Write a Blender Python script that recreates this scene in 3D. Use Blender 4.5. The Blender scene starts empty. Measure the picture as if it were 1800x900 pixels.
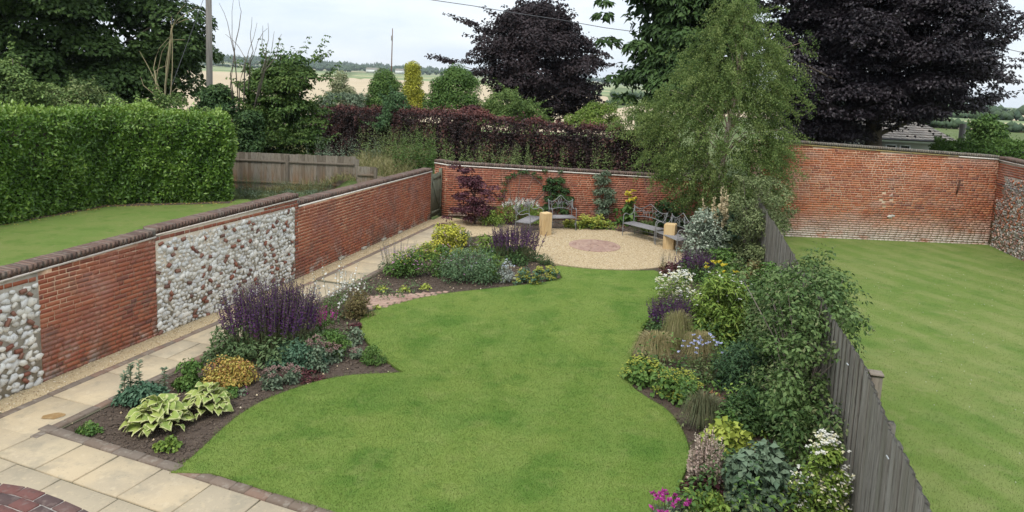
import bpy, math, random
import numpy as np
from mathutils import Vector, Matrix, Euler

rng = np.random.default_rng(11)
random.seed(5)
S = bpy.context.scene
COL = S.collection

# ------------------------------------------------------------------ camera
F = 1200.0; PPX, PPY = 900.0, 300.0        # focal length and principal point in photo pixels (1800 wide)
CAM_H = 4.7; PITCH = math.radians(7.1); ROLL = math.radians(2.2)
fw = Vector((0, math.cos(PITCH), -math.sin(PITCH)))
up0 = Vector((0, math.sin(PITCH), math.cos(PITCH))); rt0 = Vector((1, 0, 0))
rt = math.cos(ROLL)*rt0 + math.sin(ROLL)*up0
upv = -math.sin(ROLL)*rt0 + math.cos(ROLL)*up0
cam_d = bpy.data.cameras.new('camera'); cam = bpy.data.objects.new('camera', cam_d); COL.objects.link(cam)
cam_d.sensor_width = 36; cam_d.lens = 36*F/1800; cam_d.shift_y = (PPY-450)/1800
cam_d.clip_start = 0.1; cam_d.clip_end = 12000
cam.matrix_world = Matrix(((rt.x, upv.x, -fw.x, 0), (rt.y, upv.y, -fw.y, 0), (rt.z, upv.z, -fw.z, CAM_H), (0, 0, 0, 1)))
S.camera = cam

# ------------------------------------------------------------------ light
SUN_EL, SUN_AZ = math.radians(58), math.radians(205)     # azimuth clockwise from +Y (behind, to the left)
W = bpy.data.worlds.new("World"); S.world = W; W.use_nodes = True
nt = W.node_tree; nt.nodes.clear()
def N(t, tree=None, **kw):
    n = (tree or nt).nodes.new(t)
    for k, v in kw.items(): setattr(n, k, v)
    return n
out = N('ShaderNodeOutputWorld'); bg = N('ShaderNodeBackground'); bg.inputs['Strength'].default_value = 0.1
sky = N('ShaderNodeTexSky'); sky.sky_type = 'NISHITA'; sky.sun_disc = False
sky.sun_elevation = SUN_EL; sky.sun_rotation = SUN_AZ
tc = N('ShaderNodeTexCoord'); sep = N('ShaderNodeSeparateXYZ'); nt.links.new(tc.outputs['Generated'], sep.inputs[0])
mp = N('ShaderNodeMapping'); mp.inputs['Scale'].default_value = (2.2, 2.2, 9.0)
nt.links.new(tc.outputs['Generated'], mp.inputs[0])
nz = N('ShaderNodeTexNoise'); nz.inputs['Scale'].default_value = 1.6; nz.inputs['Detail'].default_value = 7; nz.inputs['Roughness'].default_value = .55
nt.links.new(mp.outputs[0], nz.inputs['Vector'])
rmp = N('ShaderNodeValToRGB'); rmp.color_ramp.elements[0].position = .32; rmp.color_ramp.elements[1].position = .68
rmp.color_ramp.elements[0].color = (6.9, 7.9, 9.2, 1); rmp.color_ramp.elements[1].color = (9.6, 10.0, 10.3, 1)
nt.links.new(nz.outputs['Fac'], rmp.inputs[0])
# an overcast sky is brighter overhead than at the horizon (the standard overcast gradient)
m1 = N('ShaderNodeMath', operation='MAXIMUM'); m1.inputs[1].default_value = 0; nt.links.new(sep.outputs['Z'], m1.inputs[0])
m2 = N('ShaderNodeMath', operation='MULTIPLY_ADD'); m2.inputs[1].default_value = 0.85; m2.inputs[2].default_value = 0.90; nt.links.new(m1.outputs[0], m2.inputs[0])
vm = N('ShaderNodeVectorMath', operation='SCALE'); nt.links.new(rmp.outputs[0], vm.inputs[0]); nt.links.new(m2.outputs[0], vm.inputs['Scale'])
mx = N('ShaderNodeMix', data_type='RGBA'); mx.inputs[0].default_value = 0.88
nt.links.new(sky.outputs[0], mx.inputs[6]); nt.links.new(vm.outputs[0], mx.inputs[7])
nt.links.new(mx.outputs[2], bg.inputs[0]); nt.links.new(bg.outputs[0], out.inputs[0])
sd = bpy.data.lights.new('sun', 'SUN'); sun = bpy.data.objects.new('sun', sd); COL.objects.link(sun)
sd.energy = 2.2; sd.angle = math.radians(20); sd.color = (1, .95, .87)
sdir = Vector((math.sin(SUN_AZ)*math.cos(SUN_EL), math.cos(SUN_AZ)*math.cos(SUN_EL), math.sin(SUN_EL)))
sun.rotation_euler = sdir.to_track_quat('Z', 'Y').to_euler()
S.view_settings.view_transform = 'Standard'; S.view_settings.look = 'None'
S.view_settings.exposure = 0.3; S.view_settings.gamma = 1
S.cycles.max_bounces = 6; S.cycles.diffuse_bounces = 3; S.cycles.glossy_bounces = 2; S.cycles.transmission_bounces = 4
S.cycles.transparent_max_bounces = 4; S.cycles.volume_bounces = 0
S.cycles.caustics_reflective = False; S.cycles.caustics_refractive = False
S.render.use_persistent_data = False

# ------------------------------------------------------------------ photo geometry helpers
def ray(px, py): return fw + rt*((px-PPX)/F) - upv*((py-PPY)/F)
def G(px, py, z=0.0):                         # where the line of sight meets the level z
    d = ray(px, py); t = (z-CAM_H)/d.z
    return Vector((d.x*t, d.y*t, z))
def at(px, py, Y):                            # the point on the line of sight at depth Y
    d = ray(px, py); t = Y/d.y
    return Vector((d.x*t, Y, CAM_H+d.z*t))
def horizon(px): return 116 + px*(69/1800.0)
def nrm(a): return a/np.maximum(np.linalg.norm(a, axis=-1, keepdims=True), 1e-9)
def V3(*a): return np.array(a, dtype=float)

# ------------------------------------------------------------------ mesh collecting
class Geo:
    def __init__(s): s.v = []; s.n = 0; s.f = []; s.t = []
    def add(s, v, f, tint=0.5):
        v = np.asarray(v, float).reshape(-1, 3); f = np.asarray(f, np.int64)
        s.v.append(v); s.f.append(f + s.n); s.n += len(v)
        s.t.append(np.broadcast_to(np.asarray(tint, float), (len(f),)).copy())
    def leaves(s, c, d, n, L, Wd, tint=.5, fold=.18, droop=.12, wide=.45):
        c = np.asarray(c, float); k = len(c)
        d = nrm(d); side = nrm(np.cross(n, d)); u = np.cross(d, side)
        L = np.broadcast_to(np.asarray(L, float), (k,))[:, None]; Wd = np.broadcast_to(np.asarray(Wd, float), (k,))[:, None]
        b = c; l = c + d*L*wide + side*Wd*.5 + u*Wd*fold; r = c + d*L*wide - side*Wd*.5 + u*Wd*fold; t = c + d*L - u*L*droop
        v = np.stack([b, r, t, l], 1).reshape(-1, 3); i = np.arange(k)*4
        f = np.concatenate([np.stack([i, i+1, i+2], 1), np.stack([i, i+2, i+3], 1)])
        tt = np.broadcast_to(np.asarray(tint, float), (k,)); s.add(v, f, np.concatenate([tt, tt]))
    def blades(s, p, tip, w, bend=.25, tint=.5):   # thin grass ribbons: one quad and a tip
        p = np.asarray(p, float); k = len(p); tip = np.asarray(tip, float)
        a = rng.uniform(0, 2*np.pi, k); sd_ = np.stack([np.cos(a), np.sin(a), np.zeros(k)], 1)*np.broadcast_to(w, (k,))[:, None]*.5
        mid = p + tip*.55; mid[:, 2] += np.linalg.norm(tip, axis=1)*bend*.5
        e = p + tip
        v = np.stack([p-sd_, p+sd_, mid+sd_*.8, mid-sd_*.8, e], 1).reshape(-1, 3); i = np.arange(k)*5
        tt = np.broadcast_to(np.asarray(tint, float), (k,))
        f = np.concatenate([np.stack([i, i+1, i+2], 1), np.stack([i, i+2, i+3], 1), np.stack([i+3, i+2, i+4], 1)])
        s.add(v, f, np.concatenate([tt]*3))
    def spears(s, p, tip, w, tint=.5):             # one triangle each
        p = np.asarray(p, float); k = len(p); a = rng.uniform(0, 2*np.pi, k)
        sd_ = np.stack([np.cos(a), np.sin(a), np.zeros(k)], 1)*w*.5
        v = np.stack([p-sd_, p+sd_, p+tip], 1).reshape(-1, 3); i = np.arange(k)*3
        s.add(v, np.stack([i, i+1, i+2], 1), np.broadcast_to(np.asarray(tint, float), (k,)))
    def octas(s, c, r, tint=.5):
        c = np.asarray(c, float); k = len(c); r = np.asarray(r, float)
        if r.ndim < 2: r = np.repeat(np.broadcast_to(r, (k,))[:, None], 3, 1)
        o = np.array([[1,0,0],[0,1,0],[-1,0,0],[0,-1,0],[0,0,1],[0,0,-1]], float)
        a = rng.uniform(0, 2*np.pi, k); ca, sa = np.cos(a), np.sin(a)
        q = o[None]*r[:, None]*rng.uniform(.75, 1.2, (k, 6, 1))
        x = q[..., 0]*ca[:, None]-q[..., 1]*sa[:, None]; y = q[..., 0]*sa[:, None]+q[..., 1]*ca[:, None]
        v = np.stack([x, y, q[..., 2]], -1) + c[:, None]
        fo = np.array([[0,1,4],[1,2,4],[2,3,4],[3,0,4],[1,0,5],[2,1,5],[3,2,5],[0,3,5]])
        f = (fo[None] + (np.arange(k)*6)[:, None, None]).reshape(-1, 3)
        s.add(v, f, np.repeat(np.broadcast_to(np.asarray(tint, float), (k,)), 8))
    def tube(s, pts, rad, n=5, tint=.5, cap=True):
        p = np.asarray([tuple(q) for q in pts], float); m = len(p); rad = np.broadcast_to(np.asarray(rad, float), (m,))
        t = nrm(np.gradient(p, axis=0)); ref = np.where(np.abs(t[:, 2:3]) < .9, [[0, 0, 1.]], [[1., 0, 0]])
        a = nrm(np.cross(t, ref)); b = np.cross(t, a); an = np.arange(n)*2*np.pi/n
        v = p[:, None] + rad[:, None, None]*(np.cos(an)[None, :, None]*a[:, None] + np.sin(an)[None, :, None]*b[:, None])
        i = np.arange(m-1)[:, None]*n; j = np.arange(n)[None]; j2 = (j+1) % n
        f = np.stack([i+j, i+j2, i+n+j2, i+n+j], -1).reshape(-1, 4)
        s.add(v.reshape(-1, 3), f, tint)
        if cap: s.f.append(np.array([list(range(s.n-n, s.n))])); s.t.append(np.array([float(np.mean(tint))]))
    def box(s, c, dims, rotz=0.0, tint=.5, tilt=(0, 0)):
        x, y, z = np.array(dims)/2.0
        v = np.array([[-x,-y,-z],[x,-y,-z],[x,y,-z],[-x,y,-z],[-x,-y,z],[x,-y,z],[x,y,z],[-x,y,z]])
        if rotz or tilt != (0, 0): v = v @ np.array(Euler((tilt[0], tilt[1], rotz)).to_matrix()).T
        s.add(v + np.array(tuple(c)), BOXF, tint)
    def build(s, name, mat, parent=None, loc=None, smooth=False, kind=None):
        me = bpy.data.meshes.new(name)
        if s.n:
            v = np.concatenate(s.v)
            if loc is not None: v = v - np.array(tuple(loc))
            me.vertices.add(len(v)); me.vertices.foreach_set('co', v.astype(np.float32).ravel())
            lo = np.concatenate([f.ravel() for f in s.f]); ln = np.concatenate([np.full(len(f), f.shape[1]) for f in s.f])
            me.loops.add(len(lo)); me.loops.foreach_set('vertex_index', lo.astype(np.int32))
            me.polygons.add(len(ln)); st = np.concatenate([[0], np.cumsum(ln)[:-1]])
            me.polygons.foreach_set('loop_start', st.astype(np.int32))
            if smooth: me.polygons.foreach_set('use_smooth', np.ones(len(ln), bool))
            at_ = me.attributes.new('tint', 'FLOAT', 'FACE'); at_.data.foreach_set('value', np.concatenate(s.t).astype(np.float32))
            me.update(calc_edges=True)
        if mat is not None: me.materials.append(mat)
        o = bpy.data.objects.new(name, me); COL.objects.link(o)
        if parent is not None: o.parent = parent
        elif loc is not None: o.location = loc
        if kind: o['kind'] = kind
        return o
BOXF = np.array([[0,3,2,1],[4,5,6,7],[0,1,5,4],[1,2,6,5],[2,3,7,6],[3,0,4,7]])

def thing(name, label, cat, loc, group=None):
    o = bpy.data.objects.new(name, None); COL.objects.link(o); o.empty_display_size = .2
    o.location = loc; o['label'] = label; o['category'] = cat
    if group: o['group'] = group
    return o
def tag(o, label, cat, group=None):
    o['label'] = label; o['category'] = cat
    if group: o['group'] = group
    return o

# ------------------------------------------------------------------ materials
def mat(name, cols, rough=.8, noise=None, bump=None, transl=0.0, spec=.3, stains=(), stretch=(1, 1, 1), metal=0.0, stripes=()):
    """cols: ramp over the face attribute tint; noise: (scale, colour, lo, hi, amount); bump: (scale, strength, distance);
    stains: (colour, scale, lo, hi, z0, z1, amount), z0/z1 None for everywhere."""
    m = bpy.data.materials.new(name); m.use_nodes = True; t = m.node_tree; t.nodes.clear()
    n = lambda ty, **k: N(ty, t, **k); lk = t.links.new
    o = n('ShaderNodeOutputMaterial'); b = n('ShaderNodeBsdfPrincipled')
    b.inputs['Roughness'].default_value = rough; b.inputs['Specular IOR Level'].default_value = spec; b.inputs['Metallic'].default_value = metal
    at_ = n('ShaderNodeAttribute', attribute_name='tint')
    r = n('ShaderNodeValToRGB'); el = r.color_ramp.elements
    if len(cols) == 1: cols = [cols[0], cols[0]]
    while len(el) < len(cols): el.new(.5)
    for i, c in enumerate(cols):
        el[i].position = i/max(1, len(cols)-1); el[i].color = (*c, 1)
    lk(at_.outputs['Fac'], r.inputs[0]); col = r.outputs[0]
    geo = n('ShaderNodeNewGeometry'); mp = n('ShaderNodeMapping'); mp.inputs['Scale'].default_value = stretch
    lk(geo.outputs['Position'], mp.inputs[0]); pos = mp.outputs[0]
    def nzf(scale, lo, hi, detail=5):
        q = n('ShaderNodeTexNoise'); q.inputs['Scale'].default_value = scale; q.inputs['Detail'].default_value = detail; q.inputs['Roughness'].default_value = .6
        lk(pos, q.inputs['Vector']); mr = n('ShaderNodeMapRange', interpolation_type='SMOOTHSTEP')
        mr.inputs['From Min'].default_value = lo; mr.inputs['From Max'].default_value = hi
        lk(q.outputs['Fac'], mr.inputs['Value']); return mr.outputs[0]
    def mixin(fac, c):
        nonlocal col
        x = n('ShaderNodeMix', data_type='RGBA'); x.inputs[7].default_value = (*c, 1); lk(fac, x.inputs[0]); lk(col, x.inputs[6]); col = x.outputs[2]
    for sc, c, lo, hi, am in (noise or ()):
        f = nzf(sc, lo, hi); mu = n('ShaderNodeMath', operation='MULTIPLY'); mu.inputs[1].default_value = am; lk(f, mu.inputs[0]); mixin(mu.outputs[0], c)
    for ang, per, c, am in stripes:           # mowing bands
        dt = n('ShaderNodeVectorMath', operation='DOT_PRODUCT'); dt.inputs[1].default_value = (math.cos(ang)*6.2832/per, math.sin(ang)*6.2832/per, 0); lk(geo.outputs['Position'], dt.inputs[0])
        q = n('ShaderNodeTexNoise'); q.inputs['Scale'].default_value = .45; q.inputs['Detail'].default_value = 3; lk(geo.outputs['Position'], q.inputs['Vector'])
        ad = n('ShaderNodeMath', operation='MULTIPLY_ADD'); ad.inputs[1].default_value = 4.0; lk(q.outputs['Fac'], ad.inputs[0]); lk(dt.outputs['Value'], ad.inputs[2])
        si = n('ShaderNodeMath', operation='SINE'); lk(ad.outputs[0], si.inputs[0]); mr = n('ShaderNodeMapRange', interpolation_type='SMOOTHSTEP'); mr.inputs['From Min'].default_value = -.7; mr.inputs['From Max'].default_value = .9; mr.inputs['To Max'].default_value = am; lk(si.outputs[0], mr.inputs['Value'])
        mu = n('ShaderNodeMath', operation='MULTIPLY'); lk(mr.outputs[0], mu.inputs[0]); q2 = nzf(.7, .3, .62); lk(q2, mu.inputs[1]); mixin(mu.outputs[0], c)
    for c, sc, lo, hi, z0, z1, am in stains:
        f = nzf(sc, lo, hi); mu = n('ShaderNodeMath', operation='MULTIPLY'); mu.inputs[1].default_value = am; lk(f, mu.inputs[0]); f = mu.outputs[0]
        if z0 is not None:
            sp = n('ShaderNodeSeparateXYZ'); lk(geo.outputs['Position'], sp.inputs[0])
            mr = n('ShaderNodeMapRange'); mr.inputs['From Min'].default_value = z0; mr.inputs['From Max'].default_value = z1
            mr.inputs['To Min'].default_value = 1; mr.inputs['To Max'].default_value = 0; lk(sp.outputs['Z'], mr.inputs['Value'])
            m3 = n('ShaderNodeMath', operation='MULTIPLY'); lk(f, m3.inputs[0]); lk(mr.outputs[0], m3.inputs[1]); f = m3.outputs[0]
        mixin(f, c)
    lk(col, b.inputs['Base Color'])
    if bump:
        q = n('ShaderNodeTexNoise'); q.inputs['Scale'].default_value = bump[0]; q.inputs['Detail'].default_value = 6; lk(pos, q.inputs['Vector'])
        bp = n('ShaderNodeBump'); bp.inputs['Strength'].default_value = bump[1]; bp.inputs['Distance'].default_value = bump[2]
        lk(q.outputs['Fac'], bp.inputs['Height']); lk(bp.outputs[0], b.inputs['Normal'])
    if transl:
        tr = n('ShaderNodeBsdfTranslucent'); lk(col, tr.inputs[0]); ms = n('ShaderNodeMixShader'); ms.inputs[0].default_value = transl
        lk(b.outputs[0], ms.inputs[1]); lk(tr.outputs[0], ms.inputs[2]); lk(ms.outputs[0], o.inputs[0])
    else: lk(b.outputs[0], o.inputs[0])
    return m
def leafmat(name, *cols, transl=.16, rough=.6, spec=.2): return mat(name, cols, rough=rough, transl=transl, spec=spec)

M = {}
M['brick'] = mat('brick_red', [(.17,.065,.05),(.28,.085,.05),(.33,.105,.056),(.36,.125,.066),(.30,.09,.055),(.38,.16,.09)], .9,
    noise=[(1.0,(.215,.075,.052),.45,.7,.6),(.6,(.37,.125,.06),.5,.68,.5),(28,(.40,.17,.10),.58,.72,.35),(60,(.10,.045,.035),.6,.75,.4)], bump=(90,.35,.004),
    stains=[((.42,.37,.32),2.4,.5,.62,.05,.75,.75),((.36,.24,.2),1.1,.5,.72,None,None,.5),((.15,.10,.08),1.7,.54,.7,None,None,.55),((.17,.13,.10),2.2,.44,.62,.0,.55,.7),((.10,.085,.07),3.,.52,.66,.0,.35,.6)])
M['brick_tall'] = mat('brick_orange_red', [(.17,.068,.052),(.33,.11,.06),(.39,.14,.07),(.28,.092,.055),(.43,.19,.10),(.37,.19,.13)], .9,
    noise=[(.45,(.46,.145,.055),.46,.64,.65),(28,(.42,.2,.13),.58,.72,.35),(.9,(.36,.25,.21),.5,.7,.6)], bump=(90,.35,.004), stretch=(1,1,2.2),
    stains=[((.52,.46,.40),1.3,.28,.5,.12,.95,.95),((.2,.1,.07),1.2,.5,.65,None,None,.4)])
M['mortar'] = mat('mortar_lime', [(.42,.28,.185)], .95, noise=[(1.1,(.30,.12,.075),.42,.58,.9),(9,(.55,.44,.32),.5,.7,.6)], bump=(60,.5,.01),
    stains=[((.2,.16,.13),3,.45,.6,0,.5,.7)])
M['mortar_tall'] = mat('mortar_tall_wall', [(.54,.39,.27)], .95, noise=[(.7,(.44,.2,.11),.46,.62,.8),(9,(.64,.56,.46),.5,.7,.6)], bump=(60,.5,.01))
M['mortar_pale'] = mat('mortar_flint', [(.40,.36,.29)], .95, noise=[(7,(.30,.26,.2),.4,.65,.7)], bump=(50,.6,.012))
M['mortar_white'] = mat('mortar_white', [(.48,.45,.41)], .95, noise=[(9,(.4,.36,.32),.45,.65,.6)], bump=(50,.5,.01))
M['creasing'] = mat('creasing_tile', [(.54,.47,.40),(.70,.65,.58)], .9, noise=[(5,(.36,.28,.22),.54,.7,.6)], bump=(40,.4,.006))
M['creasing_lichen'] = mat('creasing_lichen', [(.33,.24,.09),(.40,.31,.14)], .9, noise=[(3,(.22,.19,.14),.5,.65,.7)], bump=(40,.4,.006))
M['coping'] = mat('coping_brick', [(.085,.055,.045),(.12,.075,.058),(.155,.10,.078),(.10,.075,.062),(.19,.13,.10)], .92,
    noise=[(9,(.20,.18,.145),.5,.7,.6),(45,(.06,.045,.04),.55,.7,.5)], bump=(70,.5,.006))
M['coping_bed'] = mat('coping_mortar', [(.20,.175,.145)], .95, noise=[(9,(.13,.11,.09),.45,.65,.7)], bump=(50,.5,.01))
M['coping_grey'] = mat('coping_brick_lichened', [(.13,.115,.095),(.18,.16,.13),(.155,.12,.09)], .92, noise=[(10,(.24,.22,.16),.5,.7,.6)], bump=(70,.5,.006))
M['flint'] = mat('flint_cobble', [(.52,.52,.51),(.72,.69,.62),(.64,.62,.56),(.76,.74,.68),(.68,.61,.49),(.42,.41,.39),(.74,.71,.63),(.60,.55,.46)], .5,
    noise=[(26,(.26,.25,.24),.55,.70,.75),(60,(.70,.68,.64),.58,.72,.5)], bump=(45,.25,.006), spec=.4)
M['flint_brick'] = mat('flint_wall_brick', [(.20,.08,.055),(.27,.11,.07),(.24,.12,.085),(.16,.085,.065),(.30,.16,.11)], .9, noise=[(30,(.3,.19,.14),.55,.7,.5)], bump=(90,.35,.004))
M['flint_mix'] = mat('flint_rubble', [(.20,.19,.18),(.42,.39,.34),(.30,.28,.26),(.28,.10,.065),(.50,.47,.42),(.34,.17,.12)], .8, noise=[(20,(.22,.2,.17),.55,.7,.6)], bump=(45,.3,.006))
M['slab'] = mat('sandstone_slab', [(.395,.315,.205),(.43,.35,.23),(.34,.285,.20),(.41,.33,.21),(.335,.295,.225)], .85,
    noise=[(1.1,(.31,.26,.185),.38,.62,.7),(3.0,(.25,.22,.16),.5,.68,.6),(9,(.47,.39,.27),.55,.7,.4),(14,(.46,.37,.24),.55,.7,.4),(40,(.18,.16,.12),.6,.72,.6)], bump=(22,.35,.006))
M['edging'] = mat('edging_brick', [(.125,.095,.072),(.165,.122,.092),(.14,.113,.09),(.195,.115,.08)], .9, noise=[(12,(.24,.21,.17),.5,.7,.6),(40,(.11,.085,.065),.58,.7,.5)], bump=(60,.5,.006))
M['bedding'] = mat('bedding_mortar', [(.095,.088,.055)], .95, noise=[(8,(.11,.1,.07),.45,.6,.6)], bump=(40,.5,.01))
M['paver'] = mat('pink_paver', [(.29,.185,.14),(.35,.24,.185),(.25,.155,.12),(.32,.215,.17)], .9, noise=[(14,(.38,.31,.26),.55,.7,.5)], bump=(60,.4,.005))
M['gravel'] = mat('gravel', [(.44,.345,.205)], .9, noise=[(55,(.32,.24,.14),.46,.6,.75),(85,(.64,.55,.4),.54,.66,.7),(2.2,(.42,.33,.2),.5,.7,.35)], bump=(75,.9,.02))
M['pebble'] = mat('pebble', [(.26,.19,.11),(.44,.34,.2),(.55,.45,.3),(.36,.26,.14),(.62,.54,.41)], .8)
M['soil'] = mat('soil', [(.075,.054,.04)], .97, noise=[(9,(.11,.082,.06),.45,.65,.8),(50,(.045,.033,.025),.5,.65,.7)], bump=(28,1.,.05))
M['clod'] = mat('soil_clod', [(.05,.037,.028),(.085,.063,.047),(.13,.1,.075)], .97)
_s1, _s2 = G(1560, 470), G(1745, 527)
STRIPE = math.atan2(_s2.y-_s1.y, _s2.x-_s1.x)+math.pi/2
LAWN_N = [(.4,(.150,.200,.046),.38,.60,.8),(.9,(.062,.132,.022),.46,.65,.8),(2.2,(.185,.215,.068),.5,.70,.5),(5,(.066,.13,.024),.5,.70,.5),(11,(.18,.205,.075),.56,.72,.3)]
LS = [(math.radians(-16), 1.05, (.16,.215,.055), .4)]
M['grass'] = mat('lawn_grass', [(.104,.168,.033)], .95, spec=.05, noise=LAWN_N+[(45,(.10,.16,.028),.45,.65,.4),(130,(.23,.28,.09),.52,.7,.4)], bump=(120,.5,.02), stretch=(1,1.15,1), stripes=LS)
LAWN2_N = [(.4,(.16,.19,.062),.40,.62,.7),(1.0,(.078,.142,.03),.46,.68,.7),(2.6,(.20,.205,.088),.5,.72,.5),(6,(.082,.14,.03),.5,.7,.45)]
LS2 = [(STRIPE, .95, (.195,.215,.08), .5)]
M['grass2'] = mat('neighbour_grass', [(.115,.17,.04)], .95, spec=.05,
    noise=LAWN2_N+[(45,(.10,.15,.028),.45,.65,.4),(130,(.23,.26,.1),.52,.7,.4)], bump=(120,.5,.02), stripes=LS2)
M['grass3'] = mat('side_lawn_grass', [(.115,.165,.042)], .95, spec=.05, noise=[(.6,(.15,.175,.055),.42,.6,.7),(1.6,(.085,.14,.03),.5,.64,.7),(4,(.19,.19,.08),.56,.7,.5),(60,(.08,.12,.025),.45,.65,.4)], bump=(120,.5,.02))
M['blade'] = mat('grass_blade', [(.070,.135,.024),(.112,.178,.034),(.172,.220,.058)], .7, spec=.15, noise=LAWN_N, transl=.3, stretch=(1,1.15,1), stripes=LS)
M['blade2'] = mat('grass_blade_rough', [(.088,.15,.033),(.125,.178,.045),(.175,.205,.068)], .7, spec=.15, noise=LAWN2_N, transl=.3, stripes=LS2)
M['meadow'] = mat('meadow_ground', [(.085,.12,.032)], .95, noise=[(.25,(.13,.14,.05),.45,.62,.7),(3,(.06,.09,.025),.45,.6,.6)], bump=(12,1,.1))
M['wheat'] = mat('wheat', [(.425,.345,.23)], .95, noise=[(.02,(.37,.295,.19),.4,.6,.7),(.3,(.35,.28,.18),.45,.65,.4)], stretch=(1,.3,1))
M['crop'] = mat('green_crop', [(.17,.21,.085)], .95, noise=[(.006,(.36,.33,.18),.5,.56,.8),(.004,(.11,.16,.07),.5,.55,.6)], stretch=(.25,1.6,1))
M['hillside'] = mat('hillside_field', [(.12,.15,.07)], .95, noise=[(.004,(.34,.29,.17),.52,.56,.85),(.007,(.08,.11,.06),.5,.6,.6)], stretch=(.5,1.6,1))
M['bark'] = mat('bark_brown', [(.09,.07,.055),(.13,.10,.08)], .95, noise=[(9,(.05,.04,.033),.45,.6,.7)], bump=(20,.8,.03), stretch=(1,1,.3))
M['birchbark'] = mat('bark_birch', [(.55,.46,.40),(.50,.36,.28)], .8, noise=[(7,(.07,.06,.055),.58,.66,.9)], bump=(20,.5,.01), stretch=(1,1,2.5))
M['twig'] = mat('twig_grey', [(.20,.17,.14),(.13,.105,.09)], .9)
M['twig_yellow'] = mat('twig_pale', [(.30,.26,.15),(.24,.19,.11)], .9)
M['timber_grey'] = mat('timber_weathered', [(.20,.183,.155),(.245,.227,.195),(.175,.157,.13),(.265,.247,.215),(.21,.185,.15)], .9,
    noise=[(4,(.135,.118,.095),.44,.62,.75),(11,(.33,.31,.27),.52,.66,.7),(24,(.085,.073,.058),.56,.68,.7),(1.2,(.13,.125,.09),.5,.65,.5)], bump=(30,.6,.008), stretch=(4,4,.28))
M['timber_old'] = mat('timber_old_fence', [(.18,.15,.115),(.24,.205,.165),(.135,.11,.085),(.28,.25,.21)], .9, noise=[(10,(.09,.075,.055),.5,.66,.7)], bump=(25,.6,.01), stretch=(3,3,.3),
    stains=[((.21,.12,.06),1.2,.4,.6,.4,1.2,.8)])
M['timber_gate'] = mat('timber_gate', [(.12,.125,.085),(.15,.15,.105),(.095,.10,.07)], .9, noise=[(14,(.075,.08,.055),.5,.66,.7)], bump=(25,.5,.006), stretch=(3,3,.3))
M['oak'] = mat('oak_fresh', [(.56,.41,.215),(.60,.46,.26)], .8, noise=[(9,(.44,.29,.13),.48,.66,.75),(3,(.33,.2,.1),.55,.72,.6)], bump=(25,.4,.006), stretch=(3,3,.3))
M['pole'] = mat('pole_wood', [(.21,.195,.175)], .9, noise=[(6,(.13,.12,.105),.45,.65,.7)], bump=(20,.4,.01), stretch=(3,3,.15))
M['iron'] = mat('iron_grey', [(.18,.185,.185),(.23,.235,.23)], .65, noise=[(14,(.22,.19,.165),.55,.7,.5)], spec=.4, metal=.1)
M['seatwood'] = mat('seat_slat', [(.25,.24,.245),(.21,.20,.205)], .75, noise=[(20,(.2,.19,.18),.5,.66,.6)], stretch=(1,1,1))
M['rust'] = mat('rust_iron', [(.10,.05,.035)], .8, noise=[(20,(.17,.08,.045),.5,.66,.7)])
M['galv'] = mat('galvanised', [(.62,.64,.66)], .4, metal=.6)
M['wire'] = mat('wire_dark', [(.10,.10,.11)], .6)
M['rooftile'] = mat('roof_tile', [(.15,.14,.13),(.19,.175,.16),(.23,.205,.185),(.125,.115,.11)], .9, noise=[(6,(.25,.235,.19),.55,.7,.6)], bump=(20,.4,.01))
M['render'] = mat('white_render', [(.70,.70,.66)], .85, noise=[(2,(.6,.6,.56),.5,.7,.6)])
M['upvc'] = mat('white_plastic', [(.78,.79,.79)], .4)
M['gutter'] = mat('gutter_black', [(.03,.03,.033)], .4)
M['glass'] = mat('window_glass', [(.02,.025,.03)], .06, spec=.6)
# leaves: shades vary from leaf to leaf
M['sycamore'] = leafmat('leaf_sycamore', (.036,.068,.018), (.058,.104,.026), (.085,.142,.035))
M['chestnut'] = leafmat('leaf_chestnut', (.032,.062,.018), (.05,.096,.026), (.078,.135,.038))
M['beech'] = leafmat('leaf_copper_beech', (.019,.0145,.018), (.028,.021,.0255), (.046,.038,.044), transl=.1, rough=.45, spec=.3)
M['plum'] = leafmat('leaf_purple', (.019,.014,.016), (.030,.020,.022), (.048,.034,.036), transl=.12)
M['birch'] = leafmat('leaf_birch', (.082,.135,.036), (.145,.205,.056), (.255,.31,.105), transl=.35)
M['laurel'] = leafmat('leaf_laurel', (.045,.105,.014), (.08,.165,.022), (.125,.225,.032), (.23,.335,.06), transl=.22, rough=.4, spec=.4)
M['hawthorn'] = leafmat('leaf_hawthorn', (.045,.092,.02), (.075,.135,.028), (.12,.18,.042))
M['elder'] = leafmat('leaf_elder', (.075,.13,.032), (.115,.18,.045), (.17,.235,.065))
M['copperhedge'] = leafmat('leaf_hedge_copper', (.024,.018,.018), (.036,.023,.022), (.06,.032,.029), (.155,.06,.05), transl=.15)
M['teal'] = leafmat('leaf_teal', (.06,.125,.05), (.09,.16,.06))
M['golden'] = leafmat('leaf_golden', (.24,.27,.035), (.40,.40,.05), (.54,.50,.075))
M['pale'] = leafmat('leaf_variegated_pale', (.15,.19,.085), (.25,.28,.14), (.36,.36,.21))
M['green'] = leafmat('leaf_green', (.055,.115,.025), (.085,.16,.033), (.13,.21,.05))
M['bright'] = leafmat('leaf_bright', (.10,.17,.03), (.16,.24,.042), (.23,.30,.06))
M['lime'] = leafmat('leaf_lime', (.22,.28,.045), (.32,.37,.065), (.40,.43,.10))
M['limeflower'] = leafmat('flower_lime', (.27,.31,.05), (.37,.39,.065), (.46,.45,.09))
M['grey'] = leafmat('leaf_grey_green', (.10,.145,.085), (.15,.20,.125), (.21,.26,.17))
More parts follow.
